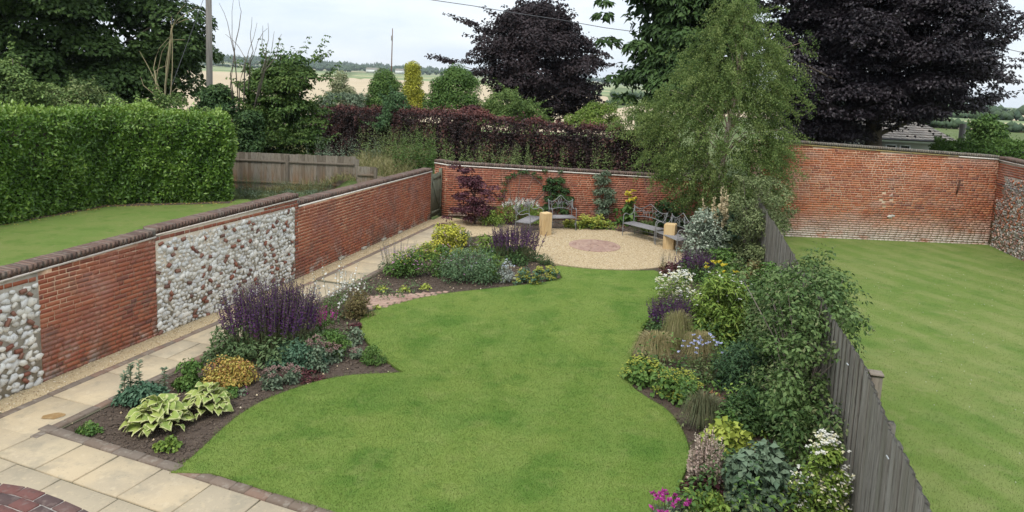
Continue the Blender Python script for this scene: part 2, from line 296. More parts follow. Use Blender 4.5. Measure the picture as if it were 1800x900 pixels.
M['silver'] = leafmat('leaf_silver', (.16,.21,.145), (.25,.30,.22), (.40,.43,.34))
M['bluegreen'] = leafmat('leaf_blue_green', (.045,.10,.058), (.07,.14,.08), (.11,.185,.11))
M['hydr'] = leafmat('leaf_hydrangea', (.075,.125,.075), (.11,.165,.10), (.15,.205,.13))
M['feather'] = leafmat('leaf_feathery', (.085,.10,.05), (.13,.145,.075), (.19,.15,.09))
M['softgreen'] = leafmat('leaf_catmint', (.065,.125,.055), (.10,.17,.075), (.155,.22,.11))
M['euph'] = leafmat('leaf_euphorbia', (.045,.095,.045), (.07,.135,.06), (.115,.18,.085))
M['dark'] = leafmat('leaf_dark_green', (.03,.068,.022), (.048,.095,.028), (.075,.13,.038))
M['bronze'] = leafmat('leaf_bronze', (.11,.085,.035), (.155,.12,.05), (.19,.17,.065))
M['spiraea'] = leafmat('leaf_spiraea', (.33,.20,.05), (.42,.31,.07), (.40,.37,.09), (.36,.17,.06))
M['wine'] = leafmat('leaf_wine', (.06,.022,.028), (.10,.035,.038), (.15,.06,.055))
M['acer'] = leafmat('leaf_acer', (.05,.018,.024), (.09,.033,.042), (.15,.06,.075), transl=.2)
M['honey'] = leafmat('leaf_honeysuckle', (.095,.13,.05), (.14,.175,.068), (.20,.225,.10))
M['climber'] = leafmat('leaf_climber', (.05,.095,.028), (.08,.135,.038), (.125,.185,.06))
M['nettle'] = leafmat('leaf_nettle', (.085,.135,.04), (.13,.18,.055), (.19,.22,.085))
M['straw'] = leafmat('grass_straw', (.16,.18,.065), (.25,.235,.10), (.36,.31,.165), transl=.2)
M['stipa'] = leafmat('grass_stipa', (.20,.20,.08), (.32,.27,.125), (.44,.36,.20), transl=.2)
M['salvia'] = leafmat('flower_salvia', (.05,.02,.07), (.075,.03,.105), (.105,.042,.115), (.11,.04,.075), transl=.2)
M['salvialeaf'] = leafmat('leaf_salvia', (.07,.115,.045), (.10,.155,.06), (.14,.19,.08))
M['magenta'] = leafmat('flower_magenta', (.28,.03,.16), (.42,.05,.27), (.50,.10,.38))
M['pink'] = leafmat('flower_pink', (.42,.19,.36), (.52,.29,.44))
M['mauve'] = leafmat('flower_mauve', (.33,.27,.42), (.42,.36,.50))
M['bluefl'] = leafmat('flower_blue', (.40,.43,.66), (.55,.57,.74))
M['white'] = leafmat('flower_white', (.62,.62,.55), (.76,.75,.70), transl=.3)
M['cream'] = leafmat('flower_cream', (.56,.53,.33), (.70,.67,.47))
M['yellowfl'] = leafmat('flower_yellow', (.56,.46,.04), (.66,.57,.08))
M['beigefl'] = leafmat('flower_beige', (.46,.38,.22), (.56,.46,.30))
M['sedum'] = leafmat('flower_sedum', (.20,.125,.11), (.28,.18,.16), (.17,.12,.095))
M['dustypink'] = leafmat('flower_dusty', (.33,.23,.20), (.45,.35,.29), (.52,.46,.36))
M['orange'] = leafmat('flower_orange', (.40,.17,.09), (.48,.23,.13))
M['hosta'] = leafmat('leaf_hosta', (.19,.27,.065), (.29,.36,.085), (.39,.43,.12), transl=.25, rough=.45)
M['hosta_edge'] = leafmat('leaf_hosta_edge', (.48,.49,.22), (.56,.56,.28), transl=.25, rough=.45)
M['stem'] = leafmat('plant_stem', (.10,.12,.05), (.16,.15,.08), transl=0)
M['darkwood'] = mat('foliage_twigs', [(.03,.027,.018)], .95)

# ------------------------------------------------------------------ shared piece meshes
PIECES = {}
def unit_box(m, k):
    """a shared 1 m box in tint k of material m; pieces scale it"""
    key = (m, round(k, 2))
    if key not in PIECES:
        g = Geo(); b = .0
        g.box((0, 0, 0), (1, 1, 1), tint=k); o = g.build('piece', M[m]); me = o.data
        bpy.data.objects.remove(o); me.name = 'piece_' + m; PIECES[key] = me
    return PIECES[key]
def piece(name, me, parent, c, dims, rotz=0.0, tilt=(0, 0)):
    o = bpy.data.objects.new(name, me); o.parent = parent
    o.location = Vector(tuple(c)) - parent.location
    o.rotation_euler = (tilt[0], tilt[1], rotz); o.scale = dims; COL.objects.link(o)
    return o
def rtint(n=8): return (random.randrange(n)+.5)/n

def prism(pts, z0, z1, name, m, parent=None, kind='structure', tint=.5):
    """closed outline (x, y) -> a slab from z0 to z1"""
    import bmesh
    bm = bmesh.new(); vs = [bm.verts.new((p[0], p[1], z1)) for p in pts]
    f = bm.faces.new(vs); 
    if f.normal.z < 0: f.normal_flip()
    bm.normal_update()
    if f.normal.z < 0: f.normal_flip()
    if z0 is not None:
        lows = [bm.verts.new((p[0], p[1], z0)) for p in pts]; k = len(pts)
        for i in range(k): bm.faces.new((vs[i], lows[i], lows[(i+1) % k], vs[(i+1) % k]))
    bmesh.ops.triangulate(bm, faces=[f], ngon_method='EAR_CLIP')
    bmesh.ops.recalc_face_normals(bm, faces=bm.faces[:])
    me = bpy.data.meshes.new(name); bm.to_mesh(me); bm.free(); me.materials.append(M[m])
    a = me.attributes.new('tint', 'FLOAT', 'FACE'); a.data.foreach_set('value', np.full(len(me.polygons), tint, np.float32))
    o = bpy.data.objects.new(name, me); COL.objects.link(o)
    if parent: o.parent = parent; me.transform(Matrix.Translation(-parent.location))
    if kind: o['kind'] = kind
    return o
def inside(poly, p):
    poly = np.asarray(poly, float); x, y = p[:, 0], p[:, 1]; r = np.zeros(len(p), bool); j = len(poly)-1
    for i in range(len(poly)):
        xi, yi = poly[i]; xj, yj = poly[j]
        c = ((yi > y) != (yj > y)) & (x < (xj-xi)*(y-yi)/(yj-yi+1e-12)+xi); r ^= c; j = i
    return r
def scatter(poly, n):
    poly = np.asarray(poly, float); lo, hi = poly.min(0), poly.max(0); p = rng.uniform(lo, hi, (n*3, 2)); return p[inside(poly, p)][:n]
def smooth_poly(pts, it=2):
    for _ in range(it):
        q = []
        for i in range(len(pts)-1):
            a, b = Vector(pts[i]), Vector(pts[i+1]); q += [tuple(a*.75+b*.25), tuple(a*.25+b*.75)]
        pts = [pts[0]] + q + [pts[-1]]
    return pts

# ------------------------------------------------------------------ terrain
PXK = [400, 640, 790, 1080, 1780]
OFF500, OFF1400, OFF2600 = [4, 2, 2, -12, -12], [12, 12, 13, 8, -8], [25, 22, 18, 12, -6]
def tz(x, y):
    x = np.asarray(x, float); y = np.asarray(y, float); D = np.hypot(x, y)
    px = np.where(y > .05*D, 900+1200*x/np.maximum(y, .05*D), np.where(x > 0, 1780, 400))
    f = lambda o: np.interp(px, PXK, o)
    z5, z14, z26 = CAM_H+500*f(OFF500)/1200, CAM_H+1400*f(OFF1400)/1200, CAM_H+2600*f(OFF2600)/1200
    z = np.where(D < 80, 0, np.where(D < 500, (D-80)/420*z5, np.where(D < 1400, z5+(D-500)/900*(z14-z5), z14+(np.minimum(D, 2600)-1400)/1200*(z26-z14))))
    return np.where(y > -50, z, 0)*np.clip((y+50)/200+.6, 0, 1)
def polar(name, d0, d1, m, dz, a0=-58, a1=58, n=48, k=12, kind='structure'):
    a = np.radians(np.linspace(a0, a1, n)); d = np.geomspace(max(d0, .5), d1, k)
    A, D = np.meshgrid(a, d); x, y = D*np.sin(A), D*np.cos(A); z = tz(x, y)+dz
    g = Geo(); i = np.arange(k-1)[:, None]*n+np.arange(n-1)[None]
    g.add(np.stack([x, y, z], -1), np.stack([i, i+1, i+n+1, i+n], -1).reshape(-1, 4)); return g.build(name, M[m], kind=kind, smooth=True)
polar('ground', 1, 3300, 'meadow', -.05, -180, 180, 97, 40)
polar('wheat_field', 72, 500, 'wheat', .0, -58, 10, 40)
polar('wheat_field', 260, 420, 'wheat', .05, 24, 50, 20)
polar('wheat_field', 150, 215, 'wheat', .05, 10, 58, 30)
polar('green_field', 215, 260, 'crop', .05, 10, 58, 30)
polar('green_field', 500, 1400, 'crop', .0)
polar('far_hill', 1400, 3200, 'hillside', .05)

# far woods on the ridge
g = Geo()
for D, dens, hh in ((1420, 60, 8), (1600, 110, 10), (1850, 150, 11), (2150, 170, 12), (2550, 190, 14), (2620, 190, 15)):
    k = dens; a = np.radians(rng.uniform(-28, 33, k)); keep = (np.degrees(a) < 3) | (rng.random(k) < .3)
    if D < 1700: keep &= (np.degrees(a) < -7) | (rng.random(k) < .35)
    a = a[keep]; k = len(a); d = D*rng.uniform(.96, 1.04, k); x, y = d*np.sin(a), d*np.cos(a); z = tz(x, y)
    for j in range(k):
        m_ = 6; w = rng.uniform(12, 34); h = hh*rng.uniform(.6, 1.25)
        c = np.stack([x[j]+rng.normal(0, w*.5, m_), y[j]+rng.normal(0, w*.4, m_), z[j]+h*rng.uniform(.25, .75, m_)], 1)
        g.octas(c, np.stack([rng.uniform(.35, .6, m_)*w*.55, rng.uniform(.3, .5, m_)*w*.5, rng.uniform(.4, .6, m_)*h], 1), rng.random(m_))
for D, a0, a1, k in ((150, 22, 50, 50), (260, 18, 50, 70), (420, 20, 50, 60), (700, 20, 45, 60), (215, 8, 14, 12), (420, 4, 14, 16)):
    a = np.radians(rng.uniform(a0, a1, k)); x, y = D*np.sin(a), D*np.cos(a); sz = D*.0045*rng.uniform(.5, 1.6, k)+.4
    for j in range(5): g.octas(np.stack([x+rng.normal(0, sz), y+rng.normal(0, sz), tz(x, y)+sz*rng.uniform(.3, .9, k)], 1), sz*rng.uniform(.5, .9, k), rng.random(k))
M['farwood'] = mat('far_trees', [(.035,.06,.035),(.055,.085,.045),(.045,.07,.03)], .95)
g.build('far_wood', M['farwood'], kind='stuff')

# ------------------------------------------------------------------ garden frame
A, B, C_ = Vector((-6.91, 9.74, 0)), Vector((-4.93, 15.6, 0)), Vector((-2.75, 23.12, 0))
tAB = (B-A).normalized(); tBC = (C_-B).normalized(); A0 = A - tAB*4.2
def rn(t): return Vector((t.y, -t.x, 0))     # to the right of t
def rz(t): return math.atan2(t.y, t.x)

# lawns
lp = [(300,830),(318,818),(345,797),(395,749),(430,722),(470,700),(515,683),(560,669),(600,661),(640,657),(680,656),(710,654)]
lp2 = [(710,654),(690,641),(668,625),(650,606),(638,590),(632,572),(634,560),(645,550),(668,542),(700,533),(740,523),(785,515),(860,507),(925,500),(970,494),(988,488)]
lp3 = [(988,488),(984,478),(972,466),(1000,469),(1040,473),(1080,475),(1120,475.5),(1150,475)]
lp4 = [(1150,475),(1172,484),(1185,500),(1165,520),(1150,545),(1135,570),(1118,600),(1108,630),(1100,660),(1110,680),(1140,700),(1175,720),(1197,750),(1212,785),(1208,820),(1195,850),(1180,880),(1165,905),(1150,960)]
Lz = .055
KN_ = Vector((-.356, -.935, 0)).normalized()
def gp(l): return [tuple(G(a, b, Lz))[:2] for a, b in l]
lawn_pts = smooth_poly(gp(lp), 1)[:-1] + smooth_poly(gp(lp2), 1)[:-1] + smooth_poly(gp(lp3), 1)[:-1] + smooth_poly(gp(lp4), 1) + [(.95, 5.62), tuple(G(510, 900, 0)-KN_*.13)[:2], tuple(G(360, 850, 0)-KN_*.13)[:2]]
prism(lawn_pts, -.03, Lz, 'lawn', 'grass')
prism([(3.3, 3.0), (8.7, 23.2), (9.2, 22.6), (16.2, 22.6), (15.3, 18), (13, 3)], -.03, .03, 'neighbour_lawn', 'grass2')
prism([(-7.35, 8.5), (-11.2, -2), (-22, -2), (-17, 17), (-14.2, 24.6), (-10, 25.6), (-5.6, 20), (-5.15, 15.6)], -.03, .03, 'side_lawn', 'grass3')

def lawn_blades(name, poly, n, z, hmin, hmax, near, bm_='blade'):
    p = scatter(poly, n); d = np.hypot(p[:, 0], p[:, 1]); p = p[rng.random(len(p)) < np.clip((near/d)**2, 0, 1)]
    k = len(p); h = rng.uniform(hmin, hmax, k)
    tip = np.stack([rng.normal(0, .35, k)*h, rng.normal(0, .35, k)*h, h], 1)
    g = Geo(); g.spears(np.column_stack([p, np.full(k, z-.002)]), tip, .006, np.clip(rng.normal(.5, .25, k), 0, 1)); return g.build(name, M[bm_], kind='stuff')
lawn_blades('grass', lawn_pts, 420000, Lz, .008, .02, 10.5)
lawn_blades('grass', [(4.6, 5), (3.9, 5.4), (8.6, 22), (16, 22), (13, 9)], 300000, .03, .008, .026, 9.5, 'blade2')
# longer fringe along the lawn edge and clover flecks on the neighbour's lawn
g = Geo(); lpn = np.array(lawn_pts); 
for i in range(len(lpn)-1):
    a, b = lpn[i], lpn[i+1]; L_ = np.linalg.norm(b-a); k = int(L_*170)
    p = a+(b-a)*rng.random((k, 1)) + rng.normal(0, .012, (k, 2)); h = rng.uniform(.02, .075, k)
    g.spears(np.column_stack([p, np.full(k, Lz-.025)]), np.stack([rng.normal(0, .6, k)*h, rng.normal(0, .5, k)*h, h], 1), .008, np.clip(rng.normal(.3, .25, k), 0, 1))
g.build('grass_edge', M['blade'], kind='stuff')
p = scatter([(5.5, 6.5), (9, 19), (14, 19), (11, 8)], 150)
g = Geo(); g.octas(np.column_stack([p, np.full(len(p), .045)]), .007, rng.random(len(p))); g.build('clover_bloom', M['white'], kind='stuff')

# soil beds
circ_ = [(2.6+2.75*math.cos(t), 20.02+2.75*math.sin(t)) for t in np.linspace(0, 2*math.pi, 49)[:-1]]
K0 = Vector((-5.96, 8.32, 0)); KD = Vector((.935, -.356, 0)).normalized()
pR = lambda s: A + tAB*s + rn(tAB)*1.42
pR2 = lambda s: B + tBC*s + rn(tBC)*1.46
bedL = [tuple(pR(-.9))[:2], tuple(pR(6.2))[:2], tuple(pR2(5.2))[:2], (-1.2, 21.2), (.3, 21.2), (.6, 18), (1.9, 17.4), (1.7, 15.2), (-.6, 13.2), (-1.2, 10.0), (-2.5, 8.6), (-3.3, 7.4)]
prism(bedL, None, .012, 'flower_bed', 'soil')
bedR = [(.9, 4.4), (3.0, 4.2), (8.7, 24.3), (-1.75, 23.8), (-1.75, 22.9), (.2, 21.9), (2.6, 20), (3.6, 17.2), (2.8, 15), (1.5, 11), (1.2, 8)]
prism(bedR, None, .008, 'flower_bed', 'soil')
g = Geo()
for poly, n in ((bedL, 26000), (bedR, 9000)):
    p = scatter(poly, n); p = p[~inside(lawn_pts, p)]; p = p[~inside(circ_, p)]; k = len(p); r = np.minimum(rng.gamma(2., .0055, k)+.003, .03)
    g.octas(np.column_stack([p, .01+r*.3]), np.stack([r*rng.uniform(.8, 1.6, k), r*rng.uniform(.8, 1.6, k), r*.8], 1), rng.beta(2, 2.5, k))
g.build('soil_crumb', M['clod'], kind='stuff')
g = Geo(); p = scatter(bedL, 420); p = p[~inside(lawn_pts, p)]
g.octas(np.column_stack([p, np.full(len(p), .03)]), rng.uniform(.008, .022, len(p)), rng.random(len(p))); g.build('soil_stone', M['pebble'], kind='stuff')

# gravel
cc = Vector((2.6, 20.02, 0))
circ = [(cc.x+2.62*math.cos(t), cc.y+2.6*math.sin(t)) for t in np.linspace(0, 2*math.pi, 49)[:-1]]
prism(circ, -.03, .03, 'gravel_circle', 'gravel')
prism([tuple(pR2(4.6))[:2], (-.9, 20.9), (.35, 20.9), (.35, 22.5), (-1.6, 23.3), tuple(C_+rn(tBC)*.1+tBC*.7)[:2], tuple(B+tBC*7.0+rn(tBC)*.2)[:2]], -.03, .026, 'gravel_path', 'gravel')
strip = [tuple(A0+rn(tAB)*.0)[:2], tuple(A0+rn(tAB)*.46)[:2], tuple(B+rn(tBC)*.47)[:2], tuple(C_+rn(tBC)*.47)[:2], tuple(C_+rn(tBC)*.0)[:2], tuple(B)[:2]]
prism(strip, -.03, .022, 'gravel_strip', 'gravel')
g = Geo()
for poly, n, z in ((strip, 20000, .024), (circ, 22000, .032)):
    p = scatter(poly, n); k = len(p); r = rng.uniform(.006, .019, k); g.octas(np.column_stack([p, np.full(k, z)]), np.stack([r*1.2, r, r*.7], 1), rng.random(k))
g.build('gravel_pebble', M['pebble'], kind='stuff')

# path of slabs along the wall, brick edged
def slab(parent, c, dims, rotz, k=None):
    g = Geo(); x, y, z = dims[0]/2, dims[1]/2, dims[2]; b = .008
    j = lambda: random.uniform(-.006, .006)
    lo = [(-x+j(), -y+j()), (x+j(), -y+j()), (x+j(), y+j()), (-x+j(), y+j())]
    tl = random.uniform(-.002, .002)
    v = [(a, q, -z) for a, q in lo] + [(a, q, -b) for a, q in lo] + [(a-math.copysign(b, a), q-math.copysign(b, q), tl*np.sign(a)) for a, q in lo]
    f = [[0,1,5,4],[1,2,6,5],[2,3,7,6],[3,0,4,7],[4,5,9,8],[5,6,10,9],[6,7,11,10],[7,4,8,11],[8,9,10,11]]
    g.add(v, f, rtint(5) if k is None else k); o = g.build('slab', M['slab'], parent)
    o.location = Vector(tuple(c))-parent.location; o.rotation_euler.z = rotz; return o
pth = prism([tuple(pR(-1.25)-rn(tAB)*.98)[:2], tuple(pR(-1.25)+rn(tAB)*.1)[:2], tuple(pR(6.15)+rn(tAB)*.1)[:2], tuple(pR2(7.1)+rn(tBC)*.1)[:2], tuple(pR2(7.1)-rn(tBC)*.98)[:2], tuple(pR2(0)-rn(tBC)*.98)[:2]], -.03, .028, 'path', 'bedding')
for (O, t, s0, s1) in ((A, tAB, -1.2, 6.1), (B, tBC, .02, 7.1)):
    n_ = rn(t); a_ = rz(t); s = s0
    while s < s1-.2:
        l = random.choice((.62, .75, .9, .9)); l = min(l, s1-s)
        if random.random() < .25:
            w1 = .39; 
            for q in (0, 1): slab(pth, O+t*(s+l/2)+n_*(.585+w1/2+q*.4)+Vector((0, 0, .045)), (l-.012, w1-.012, .05), a_)
        else: slab(pth, O+t*(s+l/2)+n_*.98+Vector((0, 0, .045)), (l-.012, .79, .05), a_)
        s += l
    for off in (.525, 1.43):
        s = s0
        while s < s1-.1:
            piece('edging_brick', unit_box('edging', rtint(4)), pth, O+t*(s+.1075)+n_*(off+random.uniform(-.006, .006))+Vector((0, 0, .02+random.uniform(-.004, .006))), (.212, .115, .06), a_+random.uniform(-.02, .02)); s += .226
g = Geo(); pc = G(94, 731, .05); g_ = [(math.cos(t)*random.uniform(.8, 1.15)*.14, math.sin(t)*random.uniform(.8, 1.15)*.09) for t in np.linspace(0, 6.283, 15)[:-1]]
M['stain'] = mat('rust_brown_stain', [(.235,.145,.06)], .7, noise=[(14,(.31,.22,.11),.45,.65,.7)])
prism([(pc.x+a*.9-b*.3, pc.y+b+a*.3) for a, b in g_], None, .0505, 'path_stain', 'stain')

# patio in front of the house
KN = Vector((-KD.y, KD.x, 0))*-1     # towards the camera
pat = prism([tuple(K0+KD*a+KN*b)[:2] for a, b in ((-2.6, -.12), (9, -.12), (9, 4.2), (-2.6, 4.2))], -.04, .024, 'patio', 'bedding')
ka = rz(KD); rows = [(0.0, .62), (.62, .5), (1.12, .62), (1.74, .75), (2.49, .6), (3.09, .6)]
cuts = {0: [-2.4, -1.5, -.7, .05, .78, 1.4, 2.1, 2.85, 3.55, 4.3, 5.2, 6.1, 7], 1: [-2.4, -1.7, -.95, -.1, .5, 1.25, 2.15, 2.8, 3.7, 4.3, 5.2, 6.1]}
for i, (b0, d) in enumerate(rows):
    cs = cuts.get(i) or list(np.cumsum([-2.4]+[random.choice((.6, .75, .9)) for _ in range(11)]))
    for a0, a1 in zip(cs[:-1], cs[1:]):
        slab(pat, K0+KD*(a0+a1)/2+KN*(b0+d/2)+Vector((0, 0, .043)), (a1-a0-.02, d-.02, .05), ka)
s = -.05
while s < 6.8:
    l = random.choice((.21, .3, .3)) ; piece('edging_brick', unit_box('edging', rtint(4)), pat, K0+KD*(s+l/2)-KN*(.066+random.uniform(-.008, .008))+Vector((0, 0, .018+random.uniform(-.005, .008))), (l-.012, .135, .07), ka+random.uniform(-.03, .03)); s += l

# brick crescent beside the lawn and brick circle in the gravel
cres = [tuple(G(a, b, .04))[:2] for a, b in ((640,521),(700,517.5),(787,512.5),(785,516),(740,524),(700,534.5),(668,543),(648,548))]
cr = prism(cres, -.02, .042, 'brick_crescent', 'bedding')
lo = np.array(cres).min(0); hi = np.array(cres).max(0); cx0 = Vector((*((lo+hi)/2), 0)); ang = rz(KD)
ex, ey = Vector((math.cos(ang), math.sin(ang), 0)), Vector((-math.sin(ang), math.cos(ang), 0))
for j in range(-14, 15):
    for i in range(-9, 10):
        q = cx0 + ex*(i*.21+(.105 if j % 2 else 0)) + ey*(j*.108)
        tst = np.array([[q.x+ex.x*u*.09+ey.x*w*.04, q.y+ex.y*u*.09+ey.y*w*.04] for u, w in ((-1, -1), (1, -1), (1, 1), (-1, 1))])
        if inside(cres, tst).all(): piece('brick', unit_box('paver', rtint(4)), cr, (q.x, q.y, .036+random.uniform(-.002, .003)), (.2, .1, .05), ang+random.uniform(-.015, .015))
        elif inside(cres, np.array([[q.x, q.y]])).all(): piece('brick', unit_box('paver', rtint(4)), cr, (q.x, q.y, .033), (.1, .09, .05), ang)
c0 = Vector((2.56, 20.04, 0))
bc = prism([(c0.x+.76*math.cos(t), c0.y+.76*math.sin(t)) for t in np.linspace(0, 6.2832, 37)[:-1]], -.02, .036, 'brick_circle', 'bedding')
for r in (.06, .175, .285, .395, .505, .615, .715):
    n_ = max(3, round(2*math.pi*r/(.2 if r < .6 else .17)))
    for i in range(n_):
        t = (i+random.random()*.1)/n_*2*math.pi+r*9
        piece('brick', unit_box('paver', rtint(4)), bc, (c0.x+r*math.cos(t), c0.y+r*math.sin(t), .03+random.uniform(-.002, .003)), (.1, 2*math.pi*r/n_-.014, .05), t)

# ------------------------------------------------------------------ walls
def emit(name, items, parent, m, cap=300, nt_=6):
    """items: (centre, dims, rotz, tint, tilt); the cap largest in view become pieces, the rest one mesh"""
    cp = Vector((0, 0, CAM_H))
    items.sort(key=lambda q: -(max(q[1][0], q[1][1])*q[1][2])**.5/(Vector(q[0])-cp).length * (1 if -.1 < 900+1200*q[0][0]/max(q[0][1], .1) < 1800 else .3))
    for c, d, r_, k, tl in items[:cap]: piece(name, unit_box(m, (int(k*nt_)+.5)/nt_), parent, c, d, r_, tl)
    if len(items) > cap:
        g = Geo()
        for c, d, r_, k, tl in items[cap:]: g.box(c, d, r_, k, tl)
        g.build(name, M[m], parent, parent.location, kind='stuff')
def core(parent, O, t, n, L, z0a, z1a, z1b, th, m, name='mortar'):
    g = Geo(); b = -n*th; E_ = O+t*L
    v = [O, E_, E_+b, O+b]; v = [(q.x, q.y, z0a) for q in v]+[(q.x, q.y, z) for q, z in zip(v, (z1a, z1b, z1b, z1a))]
    g.add(v, BOXF); return g.build(name, M[m], parent, parent.location)
def courses(O, t, n, L, z0, zt, proud=.006, bond='flemish', depth=.05, skip=None):
    r_ = rz(t); out_ = []; z = z0+.008; row = 0
    while True:
        s = random.uniform(-.12, 0); row += 1; any_ = False; hd = row % 2
        while s < L:
            if bond == 'flemish': l = .215 if hd else .103; hd = not hd
            else: l = .215 if row % 4 else .103
            if random.random() < .06: l *= random.uniform(.6, 1.1)
            a, b = max(s, .004), min(s+l, L-.004)
            if b-a > .03 and z+.066 <= zt((a+b)/2)+.004:
                any_ = True; p = O+t*((a+b)/2)+n*(proud-depth/2+random.uniform(-.003, .004)); zc = z+.0325+random.uniform(-.002, .002)
                if not (skip and skip((a+b)/2, zc)): out_.append(((p.x, p.y, zc), (b-a, depth, .0605+random.uniform(-.003, .002)), r_+random.uniform(-.01, .01), min(.99, max(0, random.gauss(.5, .25))), (0, random.uniform(-.006, .006))))
            s += l+.014
        z += .0755
        if not any_ and z > max(zt(0), zt(L)): break
    return out_
def coping(O, t, n, L, zf, depth=.27, w=.066, h=.105, over=.025):
    r_ = rz(t); out_ = []; s = .035
    while s < L-.02:
        p = O+t*s+n*(over-depth/2+random.uniform(-.006, .006))
        out_.append(((p.x, p.y, zf(s)+h/2+random.uniform(-.004, .005)), (w, depth, h), r_+random.uniform(-.02, .02), min(.99, max(0, random.gauss(.45, .28))), (random.uniform(-.015, .015), random.uniform(-.03, .03)))); s += w+.0105
    return out_
def bar(name, parent, O, t, n, L, za, zb, h, out_, depth, m, tint=.5):
    g = Geo(); E_ = O+t*L; v = []
    for dz in (0, h):
        for q, z in ((O+n*out_, za), (E_+n*out_, zb), (E_+n*(out_-depth), zb), (O+n*(out_-depth), za)): v.append((q.x, q.y, z+dz))
    g.add(v, BOXF, tint); return g.build(name, M[m], parent, parent.location)

COB = []
for k in range(8):
    g = Geo(); nseg, ringr = 8, [(1., -.25), (.96, .2), (.62, .62)]
    jit = 1+rng.normal(0, .19, (3, nseg)); jit[1] = jit[0]*1.0; v = []
    for q, (r_, y) in enumerate(ringr):
        for i in range(nseg):
            a = i*2*math.pi/nseg; v.append((r_*math.cos(a)*jit[q, i], y+rng.normal(0, .05), r_*math.sin(a)*jit[q, i]))
    v.append((rng.normal(0, .15), .82, rng.normal(0, .15))); f = []
    for q in range(2):
        for i in range(nseg): f.append([q*nseg+i, q*nseg+(i+1) % nseg, (q+1)*nseg+(i+1) % nseg, (q+1)*nseg+i])
    COB.append((np.array(v), np.array(f), np.array([[2*nseg+i, 2*nseg+(i+1) % nseg, 3*nseg] for i in range(nseg)])))
COBM = {}
def cob_mesh(k, tint, m):
    key = (k, tint, m)
    if key not in COBM:
        g = Geo(); v, f, f2 = COB[k]; g.add(v[:, :], f[:, ::-1], tint); g.f.append(f2[:, ::-1]); g.t.append(np.full(len(f2), tint))
        o = g.build('cobble', M[m], smooth=True); COBM[key] = o.data; bpy.data.objects.remove(o)
    return COBM[key]
def flints(O, t, n, L, z0, zt, sp, brickpct=.1, big=1.0):
    out_ = []; z = z0+sp*.5; row = 0; nb_ = random.randrange(5)
    while z < max(zt(0), zt(L))-sp*.3:
        s = sp*(.3+.5*(row % 2)); row += 1
        while s < L-sp*.25:
            zz = z+random.uniform(-.22, .22)*sp; ss = s+random.uniform(-.22, .22)*sp
            if zz < zt(ss)-sp*.42 and sp*.3 < ss < L-sp*.3:
                a = sp*random.choice((.36, .44, .5, .56, .62, .74))*random.uniform(.92, 1.08)*big; b = a*random.uniform(.62, .95); p = O+t*ss
                nb_ -= 1; isb_ = nb_ <= 0
                if isb_: nb_ = random.randint(int(.55/brickpct), int(1.6/brickpct))
                out_.append((p, zz, a, b, isb_))
            s += sp*random.uniform(.95, 1.12)
        z += sp*.86
    return out_
def emit_flints(lst, parent, n, m='flint', cap=300, mixm=None):
    cp = Vector((0, 0, CAM_H)); r_ = math.atan2(-n.x, n.y)
    lst.sort(key=lambda q: -q[2]/(Vector((q[0].x, q[0].y, q[1]))-cp).length*(1 if q[0].y > 9.0 else .3))
    g = Geo()
    for i, (p, z, a, b, isb) in enumerate(lst):
        c = p+n*random.uniform(-.006, .016); c = (c.x, c.y, z); roll = random.uniform(-.9, .9) if not isb else random.uniform(-1.2, 1.2); k = random.randrange(8); tn = rtint(7); dp = b*random.uniform(.55, .8)
        if isb:
            dd = (random.uniform(.07, .12), .06, random.uniform(.045, .062))
            if i < cap: piece('brick', unit_box('flint_brick', rtint(5)), parent, c, dd, r_, (0, roll))
            else: gb_.box(c, dd, r_, rtint(6), (0, roll))
        elif i < cap:
            o = piece('flint', cob_mesh(k, tn, m), parent, c, (a, dp, b), r_, (0, roll))
        else:
            v, f, f2 = COB[k]; R = np.array(Euler((0, roll, r_)).to_matrix()); q = (v*np.array([a, dp, b]))@R.T+np.array(c)
            g.add(q, f[:, ::-1], tn); g.f.append(f2[:, ::-1]+g.n-len(v)); g.t.append(np.full(len(f2), tn))
    if g.n: g.build('flint', M[m], parent, parent.location, smooth=True, kind='stuff')

# left garden wall: flint, brick, flint and brick lengths
lw = thing('garden_wall', 'long brick and flint wall beside the paved path with a dark brick coping', 'wall', tuple(A))
nA, nB = rn(tAB), rn(tBC); LA = (B-A).length; LB = (C_-B).length
zt01 = lambda s: 1.725+.037*s
zt2 = lambda s: 1.84+.0148*s
zt3 = lambda s: 1.715-.006*s
O1 = A; O2 = A+tAB*2.12; L2 = LA-2.12
core(lw, A0, tAB, nA, 4.2, -.05, 1.57, zt01(0), .2, 'mortar_pale'); core(lw, O1, tAB, nA, 2.12, -.05, zt01(0), zt01(2.12), .2, 'mortar')
core(lw, O2, tAB, nA, L2, -.05, 1.84, 1.90, .2, 'mortar_pale'); core(lw, B, tBC, nB, LB, -.05, 1.715, 1.67, .2, 'mortar')
br = courses(O1, tAB, nA, 2.12, .0, zt01) + courses(B, tBC, nB, LB, .0, zt3)
zq = lambda s: 1.84+.0148*s-.075
br += [q for q in courses(O2, tAB, nA, L2, 0, lambda s: zt2(s)) if q[0][2] > 1.76]
br += courses(O2+tAB*(L2-.125), tAB, nA, .125, 0, lambda s: 1.76)
br += [q for q in courses(A0, tAB, nA, 4.2, 0, lambda s: zt01(s-4.2)) if q[0][2] > zt01(-4.2+(Vector(q[0][:2]+(0,))-A0).length)-.115]
emit('brick', br, lw, 'brick')
gb_ = Geo()
fl = flints(A0, tAB, nA, 4.2, .0, lambda s: zt01(s-4.2)-.09, .112, .13, 1.08) + flints(O2, tAB, nA, L2-.13, .0, lambda s: 1.76, .094, .11, 1.1)
emit_flints(fl, lw, nA)
if gb_.n: gb_.build('brick', M['flint_brick'], lw, lw.location, kind='stuff')
